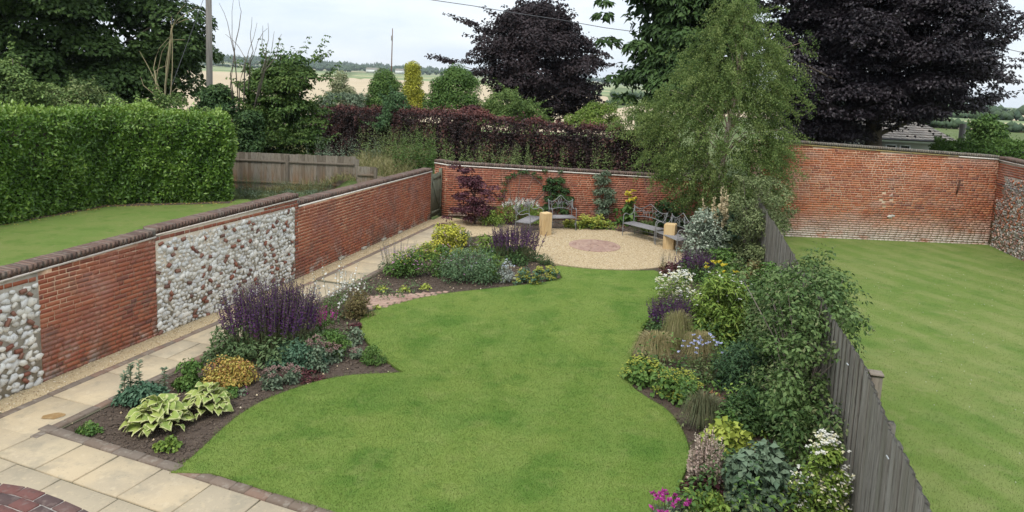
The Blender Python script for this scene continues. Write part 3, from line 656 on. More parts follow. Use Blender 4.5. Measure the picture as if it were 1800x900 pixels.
bar('creasing', lw, A0, tAB, nA, 6.32, zt01(-4.2), zt01(2.12), .03, .03, .28, 'creasing', .2)
bar('creasing', lw, O2, tAB, nA, L2, 1.84, 1.90, .03, .03, .28, 'creasing', .3); bar('creasing', lw, B, tBC, nB, LB, 1.715, 1.67, .038, .036, .28, 'creasing', .95)
cp_ = coping(A0, tAB, nA, 6.32, lambda s: zt01(s-4.2)+.032, .30) + coping(O2, tAB, nA, L2, lambda s: zt2(s)+.032, .30) + coping(B, tBC, nB, LB, lambda s: zt3(s)+.036, .30)
for (o_, l_, za, zb, t_, n_) in ((A0, 6.32, zt01(-4.2), zt01(2.12), tAB, nA), (O2, L2, 1.84, 1.90, tAB, nA), (B, LB, 1.715, 1.67, tBC, nB)):
    bar('coping_mortar', lw, o_, t_, n_, l_, za+.03, zb+.03, .1, .016, .28, 'coping_bed')
emit('coping_brick', cp_, lw, 'coping', nt_=5)
for s in (1.9, 3.1, 4.3, 5.4):      # low air gaps and stones along the foot of the far brick length
    p = B+tBC*s+nB*.03; g = Geo(); g.box((p.x, p.y, .05), (.22, .07, .09), rz(tBC), .5); g.build('foot_stone', M['mortar_pale'], lw, lw.location)

# gate in the far corner
gt = thing('garden_gate', 'narrow green grey boarded timber gate with a diagonal brace', 'gate', tuple(C_+tBC*.05))
ga = rz(tBC); gO = C_+tBC*.06; gn = nB
def gbox(name, s, off, z, dims, tint=None, tilt=(0, 0)):
    g = Geo(); g.box((0, 0, 0), dims, 0, rtint(3) if tint is None else tint); o = g.build(name, M['timber_gate'], gt); q = gO+tBC*s+gn*off
    o.location = Vector((q.x, q.y, z))-gt.location; o.rotation_euler = (tilt[0], tilt[1], ga); return o
for i in range(7): gbox('plank', .08+i*.112, -.03, .82+random.uniform(-.01, .01), (.104, .022, 1.5+.0*i))
for z in (.22, 1.42): gbox('rail', .42, -.008, z, (.78, .024, .11), .1)
b_ = gbox('brace', .42, -.006, .82, (1.38, .022, .09), .2, (0, math.atan2(1.1, .7)))
for s in (-.03, .87): gbox('gate_post', s, -.04, .84, (.09, .1, 1.72), .6)
g = Geo(); g.box((0, 0, 0), (.1, .02, .03), 0); o = g.build('latch', M['rust'], gt); q = gO+tBC*.76+gn*.012; o.location = Vector((q.x, q.y, .95))-gt.location; o.rotation_euler.z = ga

# back wall
W0, W1 = Vector((-2.33, 23.92, 0)), Vector((8.25, 24.28, 0)); tW = (W1-W0).normalized(); nW = rn(tW); LW = (W1-W0).length
bw = thing('boundary_wall', 'low red brick back wall behind the benches with a pale creasing line', 'wall', tuple(W0))
ztW = lambda s: 1.82-.0255*s
core(bw, W0, tW, nW, LW, -.05, ztW(0), ztW(LW), .22, 'mortar')
R0 = Vector((-2.78, 24.36, 0)); tR = (W0-R0).normalized(); nR = rn(tR); LR = (W0-R0).length-.01
core(bw, R0, tR, nR, LR, -.05, 1.83, 1.83, .2, 'mortar')
bl = courses(W0, tW, nW, LW, 0, ztW)
emit('brick', bl + courses(R0, tR, nR, LR, 0, lambda s: 1.83), bw, 'brick')
bar('creasing', bw, W0, tW, nW, LW, ztW(0), ztW(LW), .036, .035, .29, 'creasing', .9); bar('creasing', bw, R0, tR, nR, LR, 1.83, 1.83, .036, .035, .29, 'creasing', .9)
bar('coping_mortar', bw, W0, tW, nW, LW, ztW(0)+.037, ztW(LW)+.037, .094, .0, .25, 'mortar_pale'); bar('coping_mortar', bw, R0, tR, nR, LR, 1.867, 1.867, .094, .0, .25, 'mortar_pale')
emit('coping_brick', coping(W0, tW, nW, LW, lambda s: ztW(s)+.038, .30) + coping(R0, tR, nR, LR, lambda s: 1.868, .30), bw, 'coping', nt_=5)

# tall wall of the neighbour's garden and its flint return
T0, T1 = Vector((8.27, 22.56, 0)), Vector((16.01, 22.4, 0)); tT = (T1-T0).normalized(); nT = rn(tT); LT = (T1-T0).length
tw = thing('tall_wall', 'tall orange red brick wall with bleached foot across the end of the neighbouring lawn', 'wall', tuple(T0))
ztT = lambda s: 3.15-.0345*s
core(tw, T0, tT, nT, LT, -.05, ztT(0), ztT(LT), .3, 'mortar_tall')
core(tw, T0+Vector((.3, .3, 0)), Vector((0, 1, 0)), Vector((-1, 0, 0)), 1.6, -.05, 3.12, 3.12, .28, 'mortar')
patch = lambda s, z: 3.95 < s < 4.55 and .75 < z < 1.75 and random.random() < .14
emit('brick', courses(T0, tT, nT, LT, 0, ztT, bond='flemish', skip=patch), tw, 'brick_tall')
pl = [(T0+tT*random.uniform(3.95, 4.55), random.uniform(.8, 1.7), random.uniform(.05, .09), random.uniform(.04, .06), False) for _ in range(3)]
emit_flints(pl, tw, nT, 'flint_mix', 60)
bar('creasing', tw, T0, tT, nT, LT-1.35, ztT(0), ztT(LT-1.35), .034, .03, .35, 'creasing_lichen', .4); bar('creasing', tw, T0+tT*(LT-1.35), tT, nT, 1.35+.03, ztT(LT-1.35), ztT(LT), .036, .035, .35, 'creasing', .9)
bar('coping_mortar', tw, T0, tT, nT, LT, ztT(0)+.036, ztT(LT)+.036, .094, .0, .3, 'mortar_pale')
emit('coping_brick', coping(T0, tT, nT, LT, lambda s: ztT(s)+.037, .34), tw, 'coping_grey', nt_=3)
pa, pb = T0+tT*6.52+nT*.03, T0+tT*6.46+nT*.03
g = Geo(); g.tube([(pa.x, pa.y, 2.18), (pa.x, pa.y, 2.0), (pb.x, pb.y, 1.72)], .025, 6); g.build('iron_strap', M['rust'], tw, tw.location)

Fr0 = T1+Vector((0.0, -.002, 0)); Fr1 = Vector((14.2, 13.6, 0)); tF = (Fr1-Fr0).normalized(); nF = rn(tF); LF = (Fr1-Fr0).length
fwl = thing('flint_wall', 'old flint and brick rubble wall running forward from the tall brick wall', 'wall', tuple(Fr0))
ztF = lambda s: 2.86-.012*s
core(fwl, Fr0, tF, nF, LF, -.05, ztF(0), ztF(LF), .3, 'mortar_pale')
emit('brick', courses(Fr0, tF, nF, LF, 0, ztF, skip=lambda s, z: z < (2.45 if s > .5 else 1.7-1.2*s) and s > .22*z*.35), fwl, 'brick', cap=250)
gb_ = Geo(); fl = flints(Fr0+tF*.12, tF, nF, 4.6, 0, lambda s: 2.42 if s > .5 else 1.7, .085, .16, .95)
emit_flints(fl, fwl, nF, 'flint_mix', 300)
if gb_.n: gb_.build('brick', M['brick_tall'], fwl, fwl.location, kind='stuff')
bar('creasing', fwl, Fr0, tF, nF, LF, ztF(0), ztF(LF), .036, .033, .35, 'creasing', .9)
bar('coping_mortar', fwl, Fr0, tF, nF, LF, ztF(0)+.037, ztF(LF)+.037, .094, 0, .3, 'mortar_pale')
emit('coping_brick', coping(Fr0+tF*.0, tF, nF, LF, lambda s: ztF(s)+.038, .34), fwl, 'coping', nt_=5)
q0, q1 = Fr0+tF*.1+nF*.04, Fr0+tF*2.6+nF*.04
g = Geo(); g.tube([(q0.x, q0.y, 2.12), ((q0.x+q1.x)/2, (q0.y+q1.y)/2, 2.08), (q1.x, q1.y, 2.14)], .008, 5); g.build('cable', M['wire'], fwl, fwl.location)

# dark brick wall top in the near corner
zl = 1.35
arc = smooth_poly([tuple(G(a, b, zl)) for a, b in ((-150, 852), (-40, 848), (20, 851), (60, 859), (110, 878), (165, 904), (240, 948), (330, 1010))], 2)
lb = thing('low_wall', 'curved dark brick wall top with white mortar in the near left corner', 'wall', (arc[0][0], arc[0][1], 0))
aw = [Vector(q) for q in arc]; cum = [0]
for a, b in zip(aw[:-1], aw[1:]): cum.append(cum[-1]+(b-a).length)
def arcp(s):
    s = min(max(s, 0), cum[-1]-1e-4); i = max(j for j in range(len(cum)) if cum[j] <= s); i = min(i, len(aw)-2)
    t = (aw[i+1]-aw[i]).normalized(); return aw[i]+t*(s-cum[i]), t
M['dark_brick'] = mat('dark_brick', [(.085,.05,.045),(.115,.065,.055),(.07,.046,.043),(.16,.06,.048)], .9, noise=[(14,(.16,.12,.105),.5,.68,.6),(50,(.05,.035,.03),.55,.7,.5)], bump=(60,.5,.006))
items = []; v = []; g = Geo()
for s in np.linspace(0, cum[-1], 30):
    p, t = arcp(s); n_ = Vector((t.y, -t.x, 0)); i0 = -n_ if n_.y < 0 else n_   # outwards is away from the camera
    outw = i0 if (i0.dot(Vector((.3, 1, 0))) > 0) else -i0
    for off, z in ((0, -.05), (0, zl-.006), (-.62, zl-.006), (-.62, -.05)): v.append(tuple(p+outw*(off-.004))[:2]+(z,))
k = 30; f = []
for i in range(k-1):
    for j in range(3): f.append([i*4+j, i*4+j+1, i*4+4+j+1, i*4+4+j])
g.add(v, f); g.build('mortar', M['mortar_white'], lb, lb.location)
for r_, (off, wd) in enumerate(((-.055, .11), (-.172, .112), (-.289, .112), (-.406, .112), (-.523, .112))):
    s = (.0, .11, .05, .16, .02)[r_]
    while s < cum[-1]-.2:
        p, t = arcp(s+.105); n_ = Vector((-t.y, t.x, 0)); n_ = n_ if n_.dot(Vector((.3, 1, 0))) > 0 else -n_; q = p+n_*off
        items.append(((q.x, q.y, zl-.03+random.uniform(-.003, .004)), (.198, wd-.008, .066), rz(t)+random.uniform(-.02, .02), random.random(), (random.uniform(-.02, .02), random.uniform(-.01, .01)))); s += .222
for zr in range(3):
    s = .11*(zr % 2)
    while s < cum[-1]-.2:
        p, t = arcp(s+.105); n_ = Vector((-t.y, t.x, 0)); n_ = n_ if n_.dot(Vector((.3, 1, 0))) > 0 else -n_; q = p+n_*-.045
        items.append(((q.x, q.y, zl-.11-zr*.076), (.205, .102, .064), rz(t), random.random(), (0, 0))); s += .222
emit('brick', items, lb, 'dark_brick', nt_=4)

# ------------------------------------------------------------------ fences
fa, fb = Vector((2.2, 1.55, 0)), Vector((8.3, 23.2, 0)); fa = Vector((3.09, 4.54, 0))+(Vector((3.09, 4.54, 0))-Vector((6.51, 16.96, 0))).normalized()*2.6
tQ = Vector((3.42, 12.42, 0)).normalized(); nQ = -rn(tQ)        # near face looks left into the garden
LQ = 21.4
def bow(s): return float(np.interp(fa.y+tQ.y*s, [2, 4.54, 5.9, 6.7, 7.2, 7.9, 8.8, 12.7, 17, 30], [0, 0, .06, .12, .16, .14, .11, .06, 0, 0]))
rf = thing('board_fence', 'weathered grey board fence dividing the two lawns', 'fence', tuple(fa))
s = 0.0; i = 0; pan = 0
while s < LQ:
    w = random.choice((.095, .105, .115, .125)); pan = int(s/1.83); top = 1.8-.006*s+.02*math.sin(pan*2.1)-(.05*abs((s % 1.83)/1.83-.5)*0)
    p = fa+tQ*(s+w/2)+nQ*((.014 if i % 2 else 0.0)-bow(s)); h = top+random.uniform(-.003, .003)
    g = Geo(); q = (p.x, p.y, h/2); o = piece('board', unit_box('timber_grey', rtint(10)), rf, q, (w+.004, .016, h), rz(tQ)+random.uniform(-.01, .05), (random.uniform(-.004, .004), 0))
    s += w-.006; i += 1
for z in (.4, 1.35):
    for s0 in np.arange(0, LQ-.1, .6):
        p, q = fa+tQ*s0-nQ*(bow(s0)+.032), fa+tQ*(s0+.6)-nQ*(bow(s0+.6)+.032); e = q-p; p = (p+q)/2; piece('rail', unit_box('timber_grey', .25), rf, (p.x, p.y, z), (e.length+.002, .04, .08), rz(e))
for k in range(12):
    s = .5+k*1.83+.4; p = fa+tQ*s-nQ*(.1+bow(s)); piece('post', unit_box('timber_grey', .15 if k % 2 else .35), rf, (p.x, p.y, .78), (.1, .1, 1.55), rz(tQ))
sp = G(1540, 655, 1.62); p = Vector((sp.x, sp.y, 0))
piece('post', unit_box('timber_old', .3), rf, (p.x, p.y, .80), (.12, .12, 1.6), rz(tQ)); piece('post_cap', unit_box('timber_old', .5), rf, (p.x, p.y, 1.61), (.14, .14, .03), rz(tQ))
for px, py in ((1567, 805), (1495, 641)):
    d = ray(px, py); den = d.x*nQ.x+d.y*nQ.y; t_ = (fa.x*nQ.x+fa.y*nQ.y)/den; q = Vector((d.x*t_, d.y*t_, CAM_H+d.z*t_))+nQ*.03
    piece('wire_clip', unit_box('galv', .5), rf, q, (.075, .01, .012), rz(tQ), (0, .1))

# old fence beyond the left wall
Yf = 28.0
a_, b_ = at(408, 330, Yf), at(622, 338, Yf-.2); a_.z = b_.z = 0; tO = (b_-a_).normalized(); nO = rn(tO)
of = thing('old_fence', 'brown close boarded old fence beyond the left brick wall with rails showing', 'fence', tuple(a_))
def run(O, t, L, top, n, y0=0.0):
    s = 0
    while s < L:
        w = .125; p = O+t*(s+w/2)-n*.02; h = top+random.uniform(-.012, .012)
        p = p+n*random.uniform(-.008, .008); piece('board', unit_box('timber_old', rtint(4)), of, (p.x, p.y, h/2), (w-.006, .018, h), rz(t)+random.uniform(-.04, .04)); s += w
    for z in (.35, top-.33):
        p = O+t*L/2+n*.01; piece('rail', unit_box('timber_old', .6), of, (p.x, p.y, z), (L, .045, .085), rz(t))
run(a_-tO*1.2, tO, (b_-a_).length+1.2, 1.56, nO)
for px in (505, 618):
    q = at(px, 330, Yf-.1); piece('post', unit_box('timber_old', .7), of, (q.x, q.y+.02, .76 if px < 600 else .66), (.13, .12, 1.5 if px < 600 else 1.3), rz(tO))
tS = Vector((.42, -.9, 0)).normalized(); c1 = b_+tO*.05
run(c1, tS, .75, 1.52, rn(tS)*-1)
d1 = at(628, 340, 26.9); d1.z = 0; run(d1, tO, .75, 1.28, nO); q = d1+tO*.74; piece('post', unit_box('timber_old', .7), of, (q.x, q.y-.05, .62), (.12, .12, 1.24), rz(tO))
run(d1+tO*.78+Vector((0, -.1, 0)), Vector((.97, -.2, 0)).normalized(), 1.0, .95, nO)

# ------------------------------------------------------------------ benches and oak posts
def bench(label, loc, rot, w, arms=(1, 1)):
    t = thing('garden_bench', label, 'bench', loc, 'wrought iron benches round the gravel circle'); t.rotation_euler.z = rot
    g = Geo()       # local frame: x along the seat, -y to the front
    def b(name, pts, r=.013, n=6, tint=None):
        g = Geo(); g.tube(pts, r, n, random.random() if tint is None else tint); return g.build(name, M['iron'], t, smooth=True)
    x = w/2
    for i in range(6):
        g = Geo(); g.box((0, -.2+i*.078, .43), (w-.02, .066, .016), 0, .2+.6*random.random()); g.build('seat_slat', M['seatwood'], t)
    b('seat_frame', [(-x, -.24, .415), (x, -.24, .415), (x, .22, .415), (-x, .22, .415), (-x, -.24, .415)], .012)
    for s in (-1, 1):
        b('leg', [(s*x, -.25, 0), (s*x, -.25, .42), (s*x, -.25, .62), (s*x, -.235, .68), (s*x, -.19, .72), (s*x, -.12, .73), (s*x, -.02, .68), (s*x, .09, .66), (s*x, .19, .72), (s*x, .245, .84), (s*x*1.02, .27, .93), (s*x*1.05, .27, .97)], .0135)
        b('leg', [(s*x*.97, .3, 0), (s*x*.97, .25, .25), (s*x*.97, .23, .45), (s*x*.97, .24, .7), (s*x, .26, .92)], .012)
        sc = [(s*(x-.03), -.24+.06*math.cos(a)*(1-a/9), .2+.06*math.sin(a)*(1-a/9)) for a in np.linspace(0, 7, 16)]
        b('scroll', sc, .008, 5)
    top = [(u*x, .265, .93-.10*math.sin(abs(u)*math.pi)*(1 if abs(u) > .5 else 1) + .17*math.cos(u*math.pi/2)**2) for u in np.linspace(-1, 1, 21)]
    b('back_rail', top, .012)
    b('back_rail', [(u*x*.97, .245, .60+.08*math.cos(u*math.pi/2)) for u in np.linspace(-1, 1, 11)], .01)
    g = Geo()
    for k in range(11):             # branching tracery of the back
        x0 = -.9*x+k*.18*x; x1 = x0+random.uniform(-.35, .35)*x; x1 = max(-.92*x, min(.92*x, x1)); u = x1/x
        z1 = .9+.13*math.cos(u*math.pi/2)**2-.09*math.sin(abs(u)*math.pi)
        m_ = ((x0+x1)/2+random.uniform(-.1, .1), .255, (.64+z1)/2)
        g.tube([(x0, .25, .64), m_, (x1, .262, z1)], .007, 4, random.random())
        g.tube([m_, (m_[0]+random.choice((-1, 1))*.13*w, .26, m_[2]+.1)], .006, 4, random.random())
    g.build('tracery', M['iron'], t)
    b('stretcher', [(-x*.97, .27, .17), (x*.97, .27, .17)], .009); return t
def face(dx, dy): return math.atan2(dx, -dy)      # local -y turned towards (dx, dy)
p0, p1 = G(1094, 416), G(1150, 431); d_ = (p1-p0); w_ = d_.length; r3 = math.atan2(d_.y, d_.x); mid = (p0+p1)/2
b3 = mid + Vector((-math.sin(r3), math.cos(r3), 0))*.25
bench('grey iron bench with arched back beside the right oak post', (b3.x, b3.y, .03), r3, w_)
bench('grey iron bench half hidden behind the left oak post', (.62, 21.6, .03), math.radians(68), 1.2)
bench('narrow grey iron bench against the back wall right of the left oak post', (1.72, 22.3, .03), math.radians(12), .82)
b4 = G(1166, 447)+Vector((.40, .52, 0))
bench('grey iron bench mostly hidden by the silvery shrub behind the right oak post', (b4.x, b4.y, .03), math.radians(-72), 1.2)
def oakpost(label, px, py, h, rot, w=.3):
    q = G(px, py); t = thing('oak_post', label, 'post', tuple(q), 'square oak posts by the gravel circle')
    import bmesh
    bm = bmesh.new(); bmesh.ops.create_cube(bm, size=1); bmesh.ops.scale(bm, vec=(w, w, h), verts=bm.verts); bmesh.ops.bevel(bm, geom=bm.edges[:], offset=.014, segments=2, affect='EDGES')
    for v in bm.verts: v.co.z += h/2+(.012*v.co.x/w if v.co.z > 0 else 0)
    me = bpy.data.meshes.new('post_body'); bm.to_mesh(me); bm.free(); me.materials.append(M['oak']); o = bpy.data.objects.new('post_body', me); COL.objects.link(o); o.parent = t
    t.rotation_euler.z = rot
oakpost('pale square oak post in front of the left iron bench', 958, 414, .74, math.radians(32))
oakpost('pale square oak post at the right edge of the gravel, iron arm in front', 1176, 438, .78, math.radians(-24), .33)

# ------------------------------------------------------------------ planting tools
def rdirs(k):
    v = rng.normal(size=(k, 3)); return nrm(v)
def clump_leaves(g, cen, rad, n, L, Wd, upb=.5, rnd=.55, tint=(0, 1), shell=.45, droop=.2, flat=.75, top=None, fold=.18, tspread=.15, cap=None):
    """n leaves round each clump centre; rad (K,) or (K,3)"""
    cen = np.asarray(cen, float); K = len(cen); rad = np.asarray(rad, float)
    if rad.ndim == 1: rad = np.stack([rad, rad, rad*flat], 1)
    cl_t = np.repeat(rng.normal(0, tspread, K), n); cen = np.repeat(cen, n, 0); rad = np.repeat(rad, n, 0); k = len(cen)
    d = rdirs(k)
    if cap is not None: d[:, 2] = np.where(d[:, 2] < cap, np.abs(d[:, 2])*.8+cap*.5, d[:, 2]); d = nrm(d)
    d[:, 2] = np.where((d[:, 2] < -.3) & (rng.random(k) < .6), -d[:, 2], d[:, 2])
    rr = shell+(1-shell)*rng.random(k)**.6
    p = cen+d*rad*rr[:, None]
    nn = nrm(d+np.array([0, 0, upb])+rng.normal(0, rnd, (k, 3)))
    ld = d*np.array([1, 1, .3])+rng.normal(0, .6, (k, 3)); ld[:, 2] -= droop; ld = ld-nn*np.sum(ld*nn, 1, keepdims=True)*.8
    t = rng.uniform(*tint, k)+cl_t
    sc = rng.uniform(.7, 1.25, k)
    g.leaves(p, ld, nn, L*sc, Wd*sc, np.clip(t, 0, 1), fold=fold)
def px_box(pxl, pxr, pyb):
    c = G((pxl+pxr)/2, pyb); dist = math.hypot(c.y, 0)/math.cos(0)
    return c, c.y/F
def place(px, pyb, w, h, ratio=.8, z=0.0):
    """ground-standing plant whose picture is about w x h photo pixels with its foot at (px, pyb)"""
    g0 = G(px, pyb, z); sc = (g0-Vector((0, 0, CAM_H))).dot(fw)/F; rx = w*sc/2; ry = rx*ratio
    hd = Vector((g0.x, g0.y, 0)).normalized(); dep = math.atan2(CAM_H, Vector((g0.x, g0.y, 0)).length)
    ry = min(ry, .6*h*sc/math.sin(dep)); H = max((h*sc-ry*math.sin(dep))/math.cos(dep), .22*h*sc)
    return g0+hd*ry*.9, rx, ry, H
def dome(K, rx, ry, H, rc, low=.05, fill=.35):
    a = rng.uniform(0, 2*np.pi, K); ph = np.arcsin(rng.uniform(low, 1, K)); s = np.where(rng.random(K) < fill, rng.uniform(.35, .8, K), 1.0)
    return np.stack([np.cos(a)*np.cos(ph)*np.maximum(rx-rc, .3*rx)*s, np.sin(a)*np.cos(ph)*np.maximum(ry-rc, .3*ry)*s, np.maximum(np.sin(ph)*(H-rc*.75)*s, rc*.5)], 1)
def stems_to(g, pts, r=.006, base=.25, tint=.5):
    for q in pts:
        b = np.array([q[0]*base, q[1]*base, 0]); m = (b+q)/2; m[:2] += rng.normal(0, .02, 2); m[2] *= 1.1
        g.tube([b, m, q], [r*1.3, r, r*.6], 4, tint)
def bush(name, label, cat, px, pyb, w, h, m, L, Wd, n, K=22, ratio=.8, rc=None, flowers=(), group=None, upb=.5, rnd=.55, droop=.2, stems=True, tint=(0, 1), fill=.35, low=.05, shell=.45, z=0.0):
    c, rx, ry, H = place(px, pyb, w, h, ratio, z); t = thing(name, label, cat, (c.x, c.y, z), group)
    rc = (rc or .36)*min(rx, max(H, .5*rx), 1.2*ry)
    cen = dome(K, rx, ry, H, rc, low, fill); g = Geo()
    clump_leaves(g, cen, rc*rng.uniform(.7, 1.2, K), max(4, n//K), L, Wd, upb, rnd, tint, shell, droop)
    g.build('foliage', M[m], t, kind='stuff')
    if stems:
        g = Geo(); stems_to(g, cen[:min(K, 16)]); g.build('stem', M['stem'], t, kind='stuff')
    for (fm, fn, fs, lo, out_) in flowers:      # material, number, size, lowest height share, outward push
        ok_ = np.where(cen[:, 2] >= min(lo, .7)*cen[:, 2].max())[0]; q_ = cen[rng.choice(ok_[:max(5, len(ok_)*2//3)], fn)]; dd = rdirs(fn)*[1, 1, .9]; dd[:, 2] = np.abs(dd[:, 2])*.8+.12; p = q_*out_+dd*rc*rng.uniform(.7, 1.15, (fn, 1))
        p += rng.normal(0, fs*.6, (fn, 3)); flower_heads(t, p, fs, fm)
    return t
def flower_heads(t, p, fs, fm, petals=5, name='blossom'):
    g = Geo(); k = len(p); pp = np.repeat(p, petals, 0); a = rng.uniform(0, 2*np.pi, k*petals)
    d = np.stack([np.cos(a), np.sin(a), rng.normal(.25, .3, k*petals)], 1); nn = rng.normal(0, .45, (k*petals, 3))+np.array([0, -.35, 1])
    g.leaves(pp, d, nn, fs*rng.uniform(.5, .9, k*petals), fs*.55, rng.random(k*petals)); return g.build(name, M[fm], t, kind='stuff')
def spikes(name, label, cat, px, pyb, w, h, fm, lm, n, spike=.45, lean=.25, group=None, floret=.03, per=16, ratio=.8, base=(500, .07, .028), basefrac=.5, hvar=.2, basew=1.0, fl_w=.6):
    c, rx, ry, H = place(px, pyb, w, h, ratio); t = thing(name, label, cat, (c.x, c.y, 0), group)
    a = rng.uniform(0, 2*np.pi, n); r = np.sqrt(rng.random(n)); b = np.stack([np.cos(a)*r*rx*.62, np.sin(a)*r*ry*.62, np.zeros(n)], 1)
    hh = H*(1-hvar*r**2)*rng.uniform(1-hvar, 1.05, n)
    tip = np.stack([b[:, 0]*(1+lean*1.4)+rng.normal(0, .05*H, n), b[:, 1]*(1+lean*1.4)+rng.normal(0, .05*H, n), hh], 1)
    g = Geo(); gf = Geo()
    for i in range(n):
        m_ = (b[i]+tip[i])/2+np.append(rng.normal(0, .015, 2), 0); g.tube([b[i], m_, tip[i]], [.005, .004, .002], 3, .4, cap=False)
    if per:
        u = np.tile(np.linspace(0, 1, per), n)*spike; ti = np.repeat(tip, per, 0); bi = np.repeat(b, per, 0); k = n*per
        p = ti-(ti-bi)*u[:, None]*1.0; aa = rng.uniform(0, 2*np.pi, k); d = np.stack([np.cos(aa), np.sin(aa), rng.uniform(.1, .9, k)], 1)
        taper = .45+.75*np.clip(u/spike*1.6, 0, 1); nn = nrm(np.stack([-np.sin(aa), np.cos(aa), np.zeros(k)], 1)+rng.normal(0, .5, (k, 3))+[0, 0, .4])
        gf.leaves(p, d, nn, floret*taper*rng.uniform(.7, 1.2, k), floret*fl_w*taper, np.clip(rng.random(k)*.6+np.repeat(rng.uniform(0, .4, n), per), 0, 1)); gf.build('flower_spike', M[fm], t, kind='stuff')
    g.build('stem', M['stem'], t, kind='stuff')
    if base[0]:
        bn, bL, bW = base; g = Geo(); K = 18; rc = .3*min(rx, ry); clump_leaves(g, dome(K, rx*basew, ry*basew, max(H*basefrac, .1), rc), rc*rng.uniform(.8, 1.2, K), bn//K, bL, bW, .4, .6); g.build('foliage', M[lm], t, kind='stuff')
    return t
def tuft(name, label, cat, px, pyb, w, h, m, n, wid=.006, group=None, spread=.9, ratio=.8, plumes=None):
    c, rx, ry, H = place(px, pyb, w, h, ratio); t = thing(name, label, cat, (c.x, c.y, 0), group); g = Geo()
    a = rng.uniform(0, 2*np.pi, n); r = rng.random(n)**.6; b = np.stack([np.cos(a)*.12*rx, np.sin(a)*.12*ry, np.zeros(n)], 1)*rng.random((n, 1))
    hh = H*rng.uniform(.5, 1.05, n)
    # arching ribbons of three pieces
    for f0, f1, z0, z1 in ((0, .35, 0, .75), (.35, .75, .75, .95), (.75, 1.05, .95, .62)):
        P = b+np.stack([np.cos(a)*r*rx*spread*f0, np.sin(a)*r*ry*spread*f0, hh*(z0 if f0 < .7 else z0)*(1-.25*r*f0)], 1); Q = b+np.stack([np.cos(a)*r*rx*spread*f1, np.sin(a)*r*ry*spread*f1, hh*z1*(1-.25*r*f1)*np.where(f1 > 1, 1-.35*r, 1)], 1)
        sd_ = np.stack([-np.sin(a), np.cos(a), np.zeros(n)], 1)*wid*.5; w0 = 1-.25*f0; w1 = (1-.9*f1 if f1 > 1 else 1-.25*f1); w1 = max(w1, .15)
        v = np.stack([P-sd_*w0, P+sd_*w0, Q+sd_*w1, Q-sd_*w1], 1).reshape(-1, 3); i = np.arange(n)*4; g.add(v, np.stack([i, i+1, i+2, i+3], 1), np.clip(rng.normal(.5, .28, n), 0, 1))
    g.build('foliage', M[m], t, kind='stuff'); return t

# trees ------------------------------------------------------------
def rows3(Y, rows):
    out_ = []
    for py, xl, xr in rows:
        a, b = at(xl, py, Y), at(xr, py, Y); out_.append(((a.z+b.z)/2, (a.x+b.x)/2, (b.x-a.x)/2))
    return sorted(out_)
def crown_clumps(Y, rows, K, rc, inner=.5, depth=.9, back=.55):
    R = np.array(rows3(Y, rows)); z = R[:, 0]; cum = np.cumsum(np.concatenate([[0], (R[1:, 2]+R[:-1, 2])/2*np.diff(z)])); u = rng.random(K)*cum[-1]; zz = np.interp(u, cum, z)
    cx = np.interp(zz, z, R[:, 1]); rr = np.interp(zz, z, R[:, 2]); a = rng.uniform(0, 2*np.pi, K); a = np.where((np.sin(a) > 0) & (rng.random(K) > back), -a, a)
    s = np.sqrt(rng.uniform(inner**2, 1, K)); rcl = rc*rng.uniform(.65, 1.25, K); q = np.maximum(rr-rcl*.75, .1*rr)*s
    return np.stack([cx+q*np.cos(a), Y+q*np.sin(a)*depth, zz], 1), rcl
